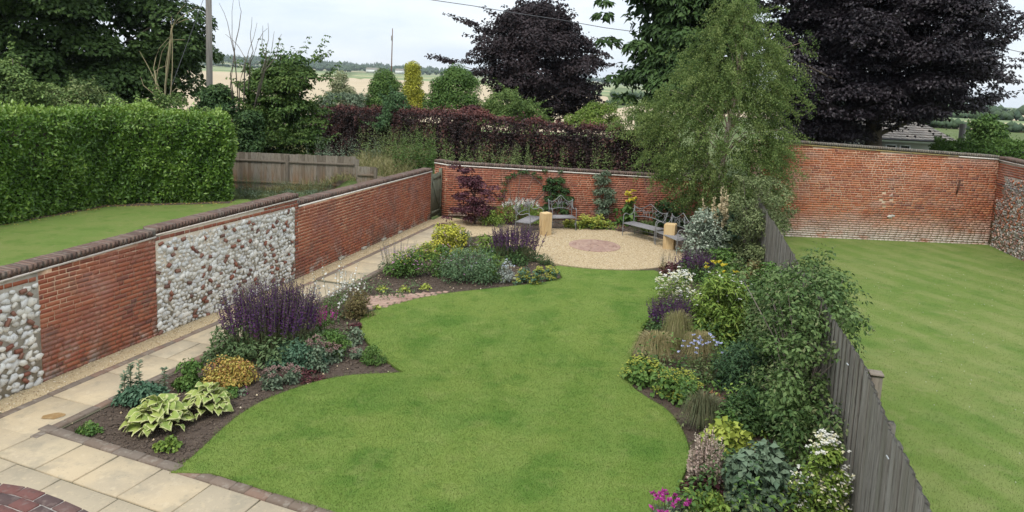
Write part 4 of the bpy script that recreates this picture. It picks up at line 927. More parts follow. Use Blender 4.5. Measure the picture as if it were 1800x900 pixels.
def tree(name, label, cat, Y, bx, rows, K, rc, nleaf, L, Wd, m, bark='bark', tr=.25, upb=.6, rnd=.5, droop=.3, inner=.5, group=None, limbs=26, extra=None, flat=.7, back=.55, shell=.45, depth=.9, lean=0.0, trunkz=.85, tspread=.18, z0=0.0, cap=None, sprigs=0, inner_fill=0):
    b = at(bx, 300, Y); b.z = z0; t = thing(name, label, cat, tuple(b), group); cen, rcl = crown_clumps(Y, rows, K, rc, inner, depth, back)
    if extra is not None:
        e = np.array([tuple(at(x, y, Y+dy))+(r,) for x, y, dy, r in extra]); cen = np.concatenate([cen, e[:, :3]]); rcl = np.concatenate([rcl, e[:, 3]])
    cen = cen-np.array(tuple(b)); K0_ = len(cen)
    if sprigs:
        ctr = cen[:K0_].mean(0); sc_, sr_ = [], []
        for i in rng.integers(0, K0_, sprigs):
            o_ = cen[i]-ctr; o_[2] = abs(o_[2])*.6+.25*np.abs(o_).max(); o_ = o_/max(np.linalg.norm(o_), .1)+rng.normal(0, .25, 3); q = cen[i]+o_*rcl[i]*.6
            for j in range(5): sc_.append(q+o_*rc*.32*j); sr_.append(rc*(.34-.05*j))
        cen = np.concatenate([cen, sc_]); rcl = np.concatenate([rcl, sr_])
    K = len(cen); wts = np.minimum(rcl, rc)**2; cnt = np.maximum(3, np.round(nleaf*wts/wts.sum())).astype(int); g = Geo(); clump_leaves(g, cen, rcl, cnt, L, Wd, upb, rnd, (0, 1), shell, droop, flat, tspread=tspread, cap=cap)
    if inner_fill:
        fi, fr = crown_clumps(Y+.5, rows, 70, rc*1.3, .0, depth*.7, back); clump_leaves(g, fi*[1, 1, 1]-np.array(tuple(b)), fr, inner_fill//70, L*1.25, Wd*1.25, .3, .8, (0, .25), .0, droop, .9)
    g.build('crown', M[m], t, kind='stuff')
    g = Geo(); zt = cen[:, 2].max()*trunkz; cxm = cen[:, 0].mean(); k = 7
    tp = [(cxm*(i/(k-1))**1.3+lean*i+random.uniform(-.05, .05)*zt*.1, random.uniform(-.03, .03)*zt*.1, zt*i/(k-1)) for i in range(k)]
    g.tube(tp, [tr*(1.25 if i == 0 else 1)*(1-.8*i/(k-1)) for i in range(k)], 8, .4)
    tpa = np.array(tp)
    for i in range(min(limbs, K)):
        q = cen[i*K//min(limbs, K)]; zs = min(max(q[2]*.62, .22*zt), zt*.95)
        s = np.array([np.interp(zs, tpa[:, 2], tpa[:, 0]), np.interp(zs, tpa[:, 2], tpa[:, 1]), zs]); mid = s*.5+q*.5; mid[2] += .06*np.linalg.norm(q-s)
        r0 = tr*.33*(1-.6*zs/zt); g.tube([s, s*.75+mid*.25, mid, q], [r0, r0*.8, r0*.55, r0*.2], 5, random.random())
    g.build('trunk', M[bark], t, smooth=True); return t

def hedge(name, label, line, th, H, m, n, L, Wd, seed_top=True, lumps=.06, core_m='darkwood', topfrac=.22, hedge_tint=None, round_=.12):
    """line: (x, y) points of the face seen from the house; th: thickness behind it; H: heights at the points"""
    P = [Vector((a[0], a[1], 0)) for a in line]; t = thing(name, label, 'hedge', tuple(P[0])); g = Geo(); tot = sum((b-a).length for a, b in zip(P[:-1], P[1:])); gc = Geo()
    for i, (a, b) in enumerate(zip(P[:-1], P[1:])):
        d = (b-a); Ls = d.length; d.normalize(); nn = Vector((d.y, -d.x, 0)); k = int(n*Ls/tot)
        h0, h1 = H[i], H[i+1]
        def put(s, off, z, nv, kk, tl, th_):
            lum = lumps*(np.sin(s*2.3+z*1.1+i)+.8*np.sin(s*5.1-z*3.3)+1.1*np.sin(s*.9+2.1*z)*np.sin(z*1.7+s*.4+i)+rng.normal(0, .7, kk))
            base = np.array([a.x, a.y, 0])+s[:, None]*np.array(d)+off[:, None]*np.array(nn)+np.array([0, 0, 1])*z[:, None]+nv*lum[:, None]
            N_ = nrm(nv+rng.normal(0, .5, (kk, 3))+[0, 0, .45]); D_ = nv*.5+rng.normal(0, .7, (kk, 3)); D_[:, 2] += .25
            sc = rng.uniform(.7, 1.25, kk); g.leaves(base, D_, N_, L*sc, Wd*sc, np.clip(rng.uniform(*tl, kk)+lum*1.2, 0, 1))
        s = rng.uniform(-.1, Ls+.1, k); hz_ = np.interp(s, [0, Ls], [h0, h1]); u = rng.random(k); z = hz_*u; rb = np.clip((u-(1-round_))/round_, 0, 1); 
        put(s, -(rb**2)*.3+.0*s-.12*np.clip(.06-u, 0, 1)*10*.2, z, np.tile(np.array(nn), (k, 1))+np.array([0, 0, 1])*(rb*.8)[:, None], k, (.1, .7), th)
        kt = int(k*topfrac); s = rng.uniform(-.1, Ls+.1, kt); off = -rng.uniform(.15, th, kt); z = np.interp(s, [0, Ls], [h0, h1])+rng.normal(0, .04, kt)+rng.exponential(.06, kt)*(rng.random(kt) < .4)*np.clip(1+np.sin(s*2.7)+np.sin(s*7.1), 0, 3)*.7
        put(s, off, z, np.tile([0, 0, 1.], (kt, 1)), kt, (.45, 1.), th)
        for (e, sg) in ((0, -1), (Ls, 1)):
            if (e == 0 and i == 0) or (e > 0 and i == len(P)-2):
                ke = int(k*th/Ls); off = -rng.uniform(0, th, ke); hh = h0 if e == 0 else h1; z = rng.random(ke)*hh
                put(np.full(ke, float(e))+sg*.05-sg*.25*np.clip((z/hh-.88)/.12, 0, 1)**2, off, z, np.tile(np.array(d)*sg, (ke, 1)), ke, (.2, .85), th)
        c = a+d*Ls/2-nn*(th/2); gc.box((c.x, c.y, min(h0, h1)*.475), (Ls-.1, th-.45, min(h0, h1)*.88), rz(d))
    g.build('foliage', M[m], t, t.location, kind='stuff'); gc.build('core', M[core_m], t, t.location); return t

# ------------------------------------------------------------------ hedges and trees beyond the walls
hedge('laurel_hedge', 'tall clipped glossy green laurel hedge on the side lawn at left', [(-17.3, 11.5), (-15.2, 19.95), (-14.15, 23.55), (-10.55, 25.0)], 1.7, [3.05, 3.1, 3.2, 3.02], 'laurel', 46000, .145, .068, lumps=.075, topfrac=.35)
g = Geo(); k = 420; p = np.concatenate([np.column_stack([np.interp(u := rng.random(k//2), [0, 1], [-15.2, -14.15]), np.interp(u, [0, 1], [19.95, 23.5])]), np.column_stack([np.interp(u := rng.random(k//2), [0, 1], [-14.15, -10.5]), np.interp(u, [0, 1], [23.5, 25])])])
p = p+rng.normal(0, .22, p.shape)+np.array([.15, -.2]); g.leaves(np.column_stack([p, np.full(len(p), .04)]), rdirs(len(p))*[1, 1, .2], rng.normal(0, .3, (len(p), 3))+[0, 0, 1], .07, .035, rng.random(len(p))); g.build('fallen_leaf', M['spiraea'], kind='stuff')
prism([(-17.3, 11.6), (-15.1, 19.6), (-13.9, 23.1), (-10.3, 24.6), (-10.4, 25.5), (-15, 24.6), (-18, 13)], None, .036, 'hedge_soil', 'soil')
a1, a2, a3, a4 = at(550, 200, 40), at(770, 205, 33), at(800, 210, 30.5), at(1190, 240, 29.5)
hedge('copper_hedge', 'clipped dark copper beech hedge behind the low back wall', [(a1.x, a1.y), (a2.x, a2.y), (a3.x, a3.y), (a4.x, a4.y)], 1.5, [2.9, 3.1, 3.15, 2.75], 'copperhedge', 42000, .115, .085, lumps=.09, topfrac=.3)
a5, a6 = at(1655, 250, 31), at(1900, 262, 29)
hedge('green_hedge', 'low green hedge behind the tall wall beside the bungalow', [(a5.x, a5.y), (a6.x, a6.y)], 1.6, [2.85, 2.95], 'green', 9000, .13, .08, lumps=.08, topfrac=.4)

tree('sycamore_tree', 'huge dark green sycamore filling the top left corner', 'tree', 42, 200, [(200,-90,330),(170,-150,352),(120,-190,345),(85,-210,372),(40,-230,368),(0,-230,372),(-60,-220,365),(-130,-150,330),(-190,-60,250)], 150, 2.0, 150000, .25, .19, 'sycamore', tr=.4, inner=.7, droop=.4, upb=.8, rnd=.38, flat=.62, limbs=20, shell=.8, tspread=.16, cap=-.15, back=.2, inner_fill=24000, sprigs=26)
tree('purple_tree', 'round dark purple leaved tree standing in front of the distant field', 'tree', 52, 935, [(213,880,1020),(190,850,1048),(160,835,1062),(120,815,1068),(90,830,1058),(60,845,1030),(35,880,1000),(18,915,985)], 120, 1.25, 56000, .2, .145, 'plum', tr=.28, inner=.45, droop=.2, upb=.7, flat=.6, extra=[(822,110,0,.45),(810,108,0,.3),(800,109,0,.22),(790,110,0,.12),(845,55,0,.5),(835,45,0,.35),(827,38,0,.2),(960,22,0,.5),(972,14,0,.35),(985,10,0,.25),(1005,18,0,.2),(838,75,0,.4),(1030,75,0,.4),(1045,70,0,.3),(1058,98,0,.5),(1070,102,0,.3),(1050,180,0,.6),(1062,150,0,.4)], limbs=30, cap=-.2, shell=.65, sprigs=36, inner_fill=9000)
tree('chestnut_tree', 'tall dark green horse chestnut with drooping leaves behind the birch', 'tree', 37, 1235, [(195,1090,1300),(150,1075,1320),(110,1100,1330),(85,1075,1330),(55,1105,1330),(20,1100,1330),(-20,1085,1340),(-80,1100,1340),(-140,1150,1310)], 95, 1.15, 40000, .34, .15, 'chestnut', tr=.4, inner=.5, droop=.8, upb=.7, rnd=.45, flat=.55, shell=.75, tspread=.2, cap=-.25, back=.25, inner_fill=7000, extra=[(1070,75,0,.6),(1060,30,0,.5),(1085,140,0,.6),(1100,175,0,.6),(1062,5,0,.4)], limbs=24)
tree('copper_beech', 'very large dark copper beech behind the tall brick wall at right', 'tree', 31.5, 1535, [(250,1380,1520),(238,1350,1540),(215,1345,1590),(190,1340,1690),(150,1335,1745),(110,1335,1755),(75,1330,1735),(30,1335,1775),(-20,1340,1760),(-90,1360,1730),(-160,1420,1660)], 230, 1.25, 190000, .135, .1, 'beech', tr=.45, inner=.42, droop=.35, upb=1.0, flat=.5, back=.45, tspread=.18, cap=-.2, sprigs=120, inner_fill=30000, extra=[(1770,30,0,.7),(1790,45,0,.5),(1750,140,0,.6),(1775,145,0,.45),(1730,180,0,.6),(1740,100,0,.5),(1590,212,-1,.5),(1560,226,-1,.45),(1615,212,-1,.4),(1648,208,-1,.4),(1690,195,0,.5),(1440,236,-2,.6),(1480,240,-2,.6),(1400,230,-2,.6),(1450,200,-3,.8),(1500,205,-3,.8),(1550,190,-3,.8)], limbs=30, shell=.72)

# silver birch in the corner of the garden: arching limbs hung with fine twigs
Yb = 21.6; bb = at(1262, 390, Yb); bb.z = 0
bt = thing('birch_tree', 'pale green weeping silver birch in the garden corner before the big copper beech', 'tree', tuple(bb))
cen, rcl = crown_clumps(Yb, [(375,1215,1315),(355,1195,1335),(330,1168,1362),(290,1135,1385),(240,1115,1398),(200,1112,1402),(160,1150,1400),(120,1175,1394),(80,1205,1382),(45,1235,1354),(15,1255,1328),(-8,1272,1300)], 440, .42, .4, .6, .45)
cen = np.concatenate([cen, np.array([tuple(at(x, y, Yb-.3)) for x, y in ((1118,190),(1112,205),(1105,218),(1130,235),(1408,75),(1400,130),(1412,180),(1290,8),(1310,2),(1330,12))])]); rcl = np.append(rcl, [.3]*10)
cen -= np.array(tuple(bb)); g = Geo(); gt_ = Geo()
tpts = [(0, 0, 0), (.03, .0, 1.2), (.0, .05, 2.4), (.1, .0, 3.6), (.3, 0, 5.0), (.42, 0, 6.3), (.5, 0, 7.4)]; gt_.tube(tpts, [.13, .11, .095, .08, .06, .035, .012], 8, .2); tpa = np.array(tpts)
for i, q in enumerate(cen):
    zs = min(max(q[2]*.8-.3, .6), 7.0); s = np.array([np.interp(zs, tpa[:, 2], tpa[:, j]) for j in (0, 1, 2)]); ln = np.linalg.norm(q-s); mid = s*.45+q*.55; mid[2] += .16*ln
    if i % 6 == 0: gt_.tube([s, s*.6+mid*.4+[0, 0, .08*ln], mid, q], [.022, .016, .01, .004], 4, .9, cap=False)
    for _ in range(4):          # hanging twigs
        sh_ = rng.normal(0, .2)
        p0 = q+rng.normal(0, rcl[i]*.5, 3); ln2 = rng.uniform(.15, .6); oz = np.array([*(q[:2]/max(np.linalg.norm(q[:2]), .2)*rng.uniform(.1, .55)), rng.uniform(-.05, .12)])+np.append(rng.normal(0, .07, 2), 0)
        k = 62; u = rng.random(k); p = p0+oz*u[:, None]*1.2+np.array([0, 0, -1])*(ln2*u**1.8)[:, None]+rng.normal(0, .045, (k, 3))
        nn = rng.normal(0, .6, (k, 3))+[0, -.3, .7]; d = rng.normal(0, .6, (k, 3))+[0, 0, -.8]; sc = rng.uniform(.7, 1.2, k)
        g.leaves(p, d, nn, .055*sc, .04*sc, np.clip(rng.uniform(.0, .85, k)+sh_, 0, 1))
g.build('crown', M['birch'], bt, kind='stuff'); gt_.build('trunk', M['birchbark'], bt, smooth=True)

# shrubs and small trees behind the hedges
def shrub(name, label, Y, rows, m, n, L, Wd, K=30, rc=.5, cat='shrub', group=None, **kw):
    bx = (rows[0][1]+rows[0][2])/2; return tree(name, label, cat, Y, bx, rows, K, rc, n, L, Wd, m, tr=kw.pop('tr', .07), group=group, limbs=kw.pop('limbs', 14), **kw)
shrub('hawthorn', 'dark green spreading hawthorn left of the golden and round evergreens', 33, [(275,410,580),(240,420,575),(205,415,570),(170,425,555),(140,440,560),(115,470,545),(105,500,540)], 'hawthorn', 34000, .14, .09, 100, .65, upb=.8, flat=.5, sprigs=60, cap=-.2, shell=.6, inner_fill=6000, extra=[(552,108,0,.3),(570,140,0,.35),(420,180,0,.5),(430,150,0,.4)], limbs=30)
shrub('elder_bush', 'light green elder bush behind the left end of the laurel hedge', 27, [(240,-60,110),(200,-60,130),(160,-60,100),(130,-60,60),(112,-60,25)], 'elder', 20000, .13, .08, 70, .55, sprigs=50, cap=-.2, shell=.6)
shrub('bramble_bush', 'dull green bush with arching shoots behind the middle of the laurel hedge', 28, [(225,90,260),(195,80,250),(170,100,225),(152,120,190)], 'nettle', 14000, .12, .07, 60, .45, sprigs=45)
shrub('elder_bush', 'green bush behind the right half of the laurel hedge', 28.5, [(235,230,420),(210,220,400),(185,240,350),(172,270,330)], 'elder', 14000, .12, .075, 60, .45, sprigs=40)
shrub('ivy_bush', 'dark ivy covered bush at the foot of the utility pole', 31, [(235,330,430),(200,335,425),(175,345,415),(155,360,400)], 'dark', 9000, .13, .1, 50, .45)
shrub('ivy_bush', 'low dark green bush right of the pole in front of the pale field', 30, [(265,400,470),(225,405,465),(200,420,460)], 'dark', 7000, .12, .085, 40, .42)
shrub('variegated_shrub', 'pale silvery variegated upright shrub among the distant evergreens', 44, [(205,555,640),(185,565,638),(165,572,632),(145,578,625),(128,590,612)], 'pale', 11000, .12, .075, 60, .45)
shrub('round_evergreen', 'round mid green bush just left of the golden conifer', 42, [(200,645,715),(175,640,712),(150,648,706),(130,660,695)], 'green', 14000, .11, .07, 70, .5, flat=.9, shell=.6)
shrub('golden_conifer', 'narrow golden yellow conifer between two green bushes', 41, [(205,705,755),(180,704,748),(155,706,744),(135,712,740),(120,718,734)], 'golden', 15000, .11, .055, 80, .4, flat=1.1, shell=.55, rnd=.7, cat='conifer', upb=.2)
shrub('round_evergreen', 'broad rounded green bush right of the golden conifer', 40, [(205,745,862),(180,742,858),(155,752,850),(135,775,838),(125,790,825)], 'green', 22000, .11, .07, 110, .52, flat=.9, shell=.6)
shrub('young_ash', 'soft blue green sapling in front of the golden conifer', 36, [(230,660,720),(205,655,735),(185,668,722),(168,685,710)], 'teal', 8000, .12, .06, 50, .38, sprigs=20, cat='sapling')
shrub('hedgerow_bush', 'light green bush at the foot of the dark purple tree', 37, [(225,825,985),(200,840,965),(180,850,940),(162,862,905)], 'elder', 16000, .1, .06, 80, .42, sprigs=40)
shrub('hedgerow_bush', 'small bright green bush between the purple tree and the birch', 37, [(228,975,1100),(208,990,1095),(195,1015,1090),(182,1035,1080)], 'bright', 9000, .1, .06, 50, .36)
shrub('hedgerow_bush', 'low grey green bushes at the foot of the variegated shrub', 42, [(205,540,670),(185,548,662),(170,560,650)], 'grey', 7000, .12, .07, 44, .42, sprigs=16)
shrub('hedgerow_bush', 'low bushes left of the round evergreens above the copper hedge', 43, [(208,625,720),(190,632,700),(176,640,690)], 'hawthorn', 6000, .12, .07, 40, .4, sprigs=16)
shrub('hedgerow_bush', 'low light bushes between the broad evergreen and the purple tree', 41, [(215,840,900),(195,845,890),(180,850,880)], 'elder', 5000, .11, .065, 36, .38, sprigs=14)
shrub('copper_bush', 'dark wine bush between the round evergreen and the hedge', 37.5, [(225,800,875),(205,805,865),(190,815,850)], 'wine', 3000, .13, .08, 26, .4)
shrub('field_tree', 'small green tree above the low hedge at far right', 36, [(268,1690,1790),(245,1695,1775),(222,1705,1762),(203,1718,1745)], 'green', 6000, .16, .1, 40, .45, cat='tree')
shrub('willow_bush', 'loose light green bush left of the birch over the copper hedge', 30, [(250,1080,1180),(225,1075,1185),(200,1095,1190),(182,1120,1190)], 'birch', 6500, .1, .045, 45, .4, droop=.6)

# rough ground behind: tall weeds and straw grass
def bank(x, y): return 1.0*np.clip((np.asarray(y)-25.6)/3., 0, 1)*np.clip((np.asarray(x)+7.6)/1.2, 0, 1)*np.clip((44-np.asarray(y))/4, 0, 1)*np.clip((6-np.asarray(x))/2, 0, 1)
g = Geo(); n_ = 40; X, Y_ = np.meshgrid(np.linspace(-9.5, 7, n_), np.linspace(25.2, 45, n_)); Z = bank(X, Y_)+.02+rng.normal(0, .03, X.shape); Z[0] = -.06; Z[-1] = -.06; Z[:, 0] = -.06; Z[:, -1] = -.06
i = np.arange(n_-1)[:, None]*n_+np.arange(n_-1)[None]; g.add(np.stack([X, Y_, Z], -1), np.stack([i, i+1, i+n_+1, i+n_], -1).reshape(-1, 4)); g.build('grass_bank', M['meadow'], smooth=True, kind='structure')
def weeds(name, label, x0, x1, Y0, Y1, n, h, m, wid, cat):
    a, b = at(x0, 280, (Y0+Y1)/2), at(x1, 280, (Y0+Y1)/2); g = Geo(); p = np.column_stack([rng.uniform(a.x, b.x, n), rng.uniform(Y0, Y1, n), np.zeros(n)]); p[:, 2] = bank(p[:, 0], p[:, 1])
    p[:, 0] += (p[:, 1]-(Y0+Y1)/2)*.1; hh = h*rng.uniform(.45, 1.1, n)*(.75+.35*np.sin(p[:, 0]*1.7)*np.sin(p[:, 1]*1.3)); tip = np.column_stack([rng.normal(0, .45, n)*hh, rng.normal(0, .45, n)*hh, hh*rng.uniform(.5, 1, n)]); g.blades(p, tip, wid, .12, rng.random(n)); o = g.build(name, M[m], kind='stuff'); return o
weeds('meadow_grass', '', 545, 770, 27.4, 39, 34000, .72, 'straw', .018, 'grass')
weeds('meadow_grass', '', 400, 1180, 40, 60, 16000, .7, 'straw', .04, 'grass')
def nettles(label, x0, x1, Y, h, n, m, name='nettle_patch'):
    a, b = at(x0, 285, Y), at(x1, 285, Y); c = (a+b)/2; c.z = float(bank(c.x, c.y)); t = thing(name, label, 'weeds', tuple(c)); g = Geo(); hw = (b-a).length/2
    for i in range(n):
        p = np.array([rng.uniform(-hw, hw), rng.uniform(-.9, .9), 0]); hh = h*rng.uniform(.6, 1.1); k = 46; u = rng.random(k)
        q = p+np.column_stack([rng.normal(0, .03, k)+u*rng.normal(0, .1), rng.normal(0, .03, k), u*hh]); an = rng.uniform(0, 6.28, k); d = np.column_stack([np.cos(an), np.sin(an), rng.uniform(-.5, .4, k)])
        g.leaves(q, d, rng.normal(0, .4, (k, 3))+[0, 0, 1], .13*(1.15-u*.8), .06*(1.15-u*.8), np.clip(u*.6+rng.uniform(0, .4, k), 0, 1))
    g.build('foliage', M[m], t, kind='stuff'); return t
nettles('tall pale green nettles in front of the copper hedge above the gate', 770, 930, 27.6, 1.75, 130, 'nettle')
nettles('olive green weeds left of the nettles near the old fence', 690, 790, 29.0, 1.8, 70, 'hawthorn')
nettles('yellowish dock weeds along the copper hedge left of the tall nettles', 630, 770, 31, 1.9, 90, 'nettle', 'weed_patch')
nettles('fine grey green mugwort behind the old fence', 550, 670, 30.5, 2.0, 110, 'grey', 'weed_patch')
nettles('sparse light green stems pushing through the copper hedge', 905, 1130, 28.4, 1.6, 46, 'nettle', 'weed_patch')
for px, lab, h_ in ((438, 'grey green lavender at the left foot of the old fence', 48), (500, 'grey green lavender before the middle post of the old fence', 40), (560, 'grey green lavender before the right panel of the old fence', 36)):
    spikes('lavender', lab, 'plant', px, 350, 75, h_, 'grey', 'grey', 90, spike=.3, floret=.03, per=4, group='lavender plants along the old fence', base=(900, .08, .02))
def twigtree(name, label, base, tips, m, r=.03, cat='sapling', leaves=None):
    t = thing(name, label, cat, tuple(base)); g = Geo(); B_ = np.array(tuple(base)); gl = Geo()
    for pts in tips:
        q = [np.array(tuple(p))-B_ for p in pts]; k = len(q); f = []
        for i in range(k-1):
            for u in (0, .5): f.append(q[i]*(1-u)+q[i+1]*u+rng.normal(0, .02, 3)*(u > 0))
        f.append(q[-1]); g.tube(f, np.linspace(r, r*.25, len(f)), 4, random.random(), cap=False)
        if leaves:
            k = leaves[1]; a = np.array(f)[rng.integers(len(f)//3, len(f), k)]+rng.normal(0, .06, (k, 3)); gl.leaves(a, rdirs(k), rng.normal(0, .5, (k, 3))+[0, -.3, .8], leaves[2], leaves[2]*.6, rng.random(k))
    g.build('branch', M[m], t)
    if leaves: gl.build('foliage', M[leaves[0]], t, kind='stuff')
    return t
Yt = 30; b0 = at(288, 195, Yt)
tp = lambda L_, Y=Yt: [at(x, y, Y+random.uniform(-.2, .2)) for x, y in L_]
b0g = Vector((b0.x, b0.y, 0))
twigtree('bare_sapling', 'bare yellowish sapling with curving twigs against the dark sycamore', b0g, [[b0g]+tp(l) for l in ([(290,185),(292,110),(300,60),(312,25),(326,8)],[(290,150),(301,50),(325,25),(348,12)],[(290,160),(303,45),(325,35),(342,30)],[(286,175),(270,120),(280,85),(298,65)],[(272,125),(280,120),(292,115)],[(280,160),(262,120),(245,90)],[(288,185),(270,165),(285,90),(300,70),(325,70)],[(290,170),(310,155),(324,163)],[(285,180),(252,150),(247,135)],[(303,120),(303,60),(301,28)])], 'twig_yellow', .032)
Yt = 36; b0 = at(425, 195, Yt); b0g = Vector((b0.x, b0.y, 0))
twigtree('dead_shrub', 'bare grey dead branches rising right of the utility pole', b0g, [[b0g]+tp(l) for l in ([(405,150),(412,90),(408,45),(410,0)],[(412,90),(420,50),(424,20),(420,0)],[(405,130),(412,95),(400,40),(385,5)],[(430,130),(445,90),(440,60),(443,30)],[(440,110),(450,85),(458,65),(470,50)],[(420,150),(432,105),(418,80),(396,60)],[(455,150),(468,100),(472,70),(471,40)],[(462,130),(485,100),(492,65),(495,60)],[(468,115),(478,85),(482,55)],[(430,120),(437,90),(452,40)],[(468,105),(460,80),(462,45)])], 'twig', .028)
# weed saplings beside the old fence
Yt = 26.8; b0 = at(498, 345, Yt); b0g = Vector((b0.x, b0.y, 0))
twigtree('weed_sapling', 'thin sapling with a few yellow leaves before the old fence middle post', b0g, [[b0g]+tp(l) for l in ([(497,320),(490,290),(480,300)],[(500,310),(508,285),(510,278)],[(498,330),(478,305),(470,308)])], 'twig', .02, leaves=('golden', 14, .07))
Yt = 26.2; b0 = at(432, 345, Yt); b0g = Vector((b0.x, b0.y, 0))
twigtree('weed_sapling', 'thin green leafed sapling at the right end of the laurel hedge', b0g, [[b0g]+tp(l) for l in ([(430,320),(428,290),(430,272)],[(431,315),(440,300),(446,292)],[(430,320),(418,305),(412,290)],[(431,330),(445,318),(440,310)])], 'twig', .016, leaves=('bright', 50, .08))

# poles, wires, mast and bungalow
pt, pb_ = at(366, -60, 38), at(368, 165, 38)
t = thing('utility_pole', 'grey wooden utility pole in front of the sycamore', 'pole', (pb_.x, 38, 0)); g = Geo(); zb = tz(pb_.x, 38)
g.tube([(0, 0, 0), (pt.x*.5-pb_.x*.5, 0, pt.z*.5), (pt.x-pb_.x, 0, pt.z)], [.17, .165, .15], 10); g.build('shaft', M['pole'], t, smooth=True)
g = Geo(); w0, w1 = at(357, 0, 37.6), at(302, 150, 36); 
g.tube([tuple(Vector((pt.x, 37.9, pt.z))-Vector((pb_.x, 38, 0))), tuple(w0-Vector((pb_.x, 38, 0))), tuple(w1-Vector((pb_.x, 38, 0))), tuple(at(290, 190, 35.6)-Vector((pb_.x, 38, 0)))], .014, 4); g.build('stay_wire', M['wire'], t)
g = Geo(); g.tube([(.17, -.03, 1), (pt.x-pb_.x+.16, -.03, pt.z)], .022, 5); g.build('cable_guard', M['pole'], t)
def wire(label, pts, Y0, Y1, r=.016):
    q = [at(x, y, Y0+(Y1-Y0)*i/(len(pts)-1)) for i, (x, y) in enumerate(pts)]; t = thing('overhead_wire', label, 'wire', tuple(q[0])); g = Geo(); g.tube([tuple(a-q[0]) for a in q], r, 4); g.build('cable', M['wire'], t)
wire('thin overhead wire crossing the sky above the purple tree', [(600,-40),(700,-13),(760,0),(830,10),(900,22),(980,34),(1065,49),(1180,64),(1300,80)], 44, 46, .022)
wire('upper overhead wire at the right edge beside the copper beech', [(1690,70),(1740,80),(1770,86),(1800,93),(1860,106)], 36, 36)
wire('lower overhead wire at the right edge beside the copper beech', [(1690,115),(1755,117),(1800,118),(1870,119)], 36, 36, .012)
mt, mb = at(690, 50, 75), at(687, 165, 75); t = thing('radio_mast', 'thin dark mast rising behind the round green bush', 'mast', (mb.x, 75, 0)); g = Geo()
g.tube([(0, 0, 0), (0, 0, mb.z), (mt.x-mb.x, 0, mt.z)], [.09, .08, .045], 6); g.build('shaft', M['rust'], t); g = Geo(); q = at(689, 67, 75); g.tube([(q.x-mb.x, 0, q.z-.25), (q.x-mb.x, 0, q.z+.25)], .11, 6); g.build('collar', M['pole'], t)
a_ = at(1690, 245, 33); t = thing('fence_post', 'short grey wooden post behind the low green hedge', 'post', (a_.x, 33, 0)); g = Geo(); z_ = at(1690, 218, 33).z; g.tube([(0, 0, 0), (0, 0, z_)], [.15, .14], 8); g.build('shaft', M['pole'], t)

# bungalow
Yh = 40.0; e0, e1 = at(1480, 243.5, Yh), at(1680, 254, Yh-1.0); ze = 2.48; ang = math.atan2(e1.y-e0.y, e1.x-e0.x)
bgl = thing('bungalow', 'white bungalow with grey tiled roof half hidden by the copper beech', 'house', (e1.x, e1.y, 0)); bgl.rotation_euler.z = ang
Lh, Dh = 9.0, 7.0       # local: x from -Lh to 0 (right end), y back
g = Geo(); g.box((-Lh/2-.25, Dh/2+.45, ze/2), (Lh-.5, Dh-.5, ze)); g.build('wall', M['render'], bgl)
zr = ze+1.55; hip = 1.9
g = Geo(); v = [(-Lh, -.1, ze), (0.1, -.1, ze), (.1, Dh+.5, ze), (-Lh, Dh+.5, ze), (-Lh+hip, Dh/2+.2, zr), (-hip, Dh/2+.2, zr)]
g.add(v, [[0, 1, 5, 4], [2, 3, 4, 5]]); g.add(v, [[1, 2, 5], [3, 0, 4]]); roof = g.build('roof', M['rooftile'], bgl)
def tiles(v0, v1, tA, tB, nr):          # courses of lapped tiles from the eave edge v0-v1 up to tA-tB
    v0, v1, tA, tB = map(Vector, (v0, v1, tA, tB)); fn = (v1-v0).cross(tA-v0).normalized()
    gs = Geo()
    for r_ in range(nr):
        u0, u1 = r_/nr, (r_+1.12)/nr; a, b = v0.lerp(tA, u0), v1.lerp(tB, u0); c, d = v0.lerp(tA, min(u1, 1)), v1.lerp(tB, min(u1, 1)); k = max(2, int((b-a).length/.3)); off = fn*.055
        for i in range(k):
            f0, f1 = (i+.01)/k, (i+.985)/k; q = [a.lerp(b, f0)+off, a.lerp(b, f1)+off, c.lerp(d, f1)+fn*.012, c.lerp(d, f0)+fn*.012]; j = fn*random.uniform(0, .014)
            if r_ < 6 and v0.y < 1 and v1.y < 1 and a.lerp(b, f0).x > -5.5:
                me_g = Geo(); me_g.add([tuple(p_+j) for p_ in q]+[tuple(p_+j-fn*.03) for p_ in q], BOXF[:, ::-1], rtint(4)); me_g.build('roof_tile', M['rooftile'], roof)
            else: gs.add([tuple(p_+j) for p_ in q]+[tuple(p_+j-fn*.03) for p_ in q], BOXF[:, ::-1], rtint(4))
    if gs.n: gs.build('roof_tile', M['rooftile'], roof, kind='stuff')
tiles(v[0], v[1], v[4], v[5], 13); tiles(v[1], v[2], v[5], v[5], 13)
g = Geo(); g.box((-Lh/2, -.1, ze-.09), (Lh, .03, .16)); g.build('fascia', M['upvc'], bgl)
g = Geo(); g.tube([(-Lh, -.17, ze-.02), (.1, -.17, ze-.02)], .055, 6); g.build('gutter', M['gutter'], bgl)
g = Geo(); g.tube([(-.35, .12, 0), (-.35, .1, ze-.1)], .035, 6); g.build('downpipe', M['upvc'], bgl)
for x0, w_ in ((-5.55, 1.3), (-3.35, .62), (-2.6, .6)):
    g = Geo(); fwd = .155; zc, hh = 1.75, .75
    for dx, dz, sx, sz in ((0, hh/2, w_, .07), (0, -hh/2, w_, .07), (-w_/2+.035, 0, .07, hh), (w_/2-.035, 0, .07, hh)): g.box((x0+dx, fwd, zc+dz), (sx, .06, sz))
    fr = g.build('window', M['upvc'], bgl); g = Geo(); g.box((x0, fwd+.02, zc), (w_-.13, .02, hh-.06)); g.build('pane', M['glass'], fr)
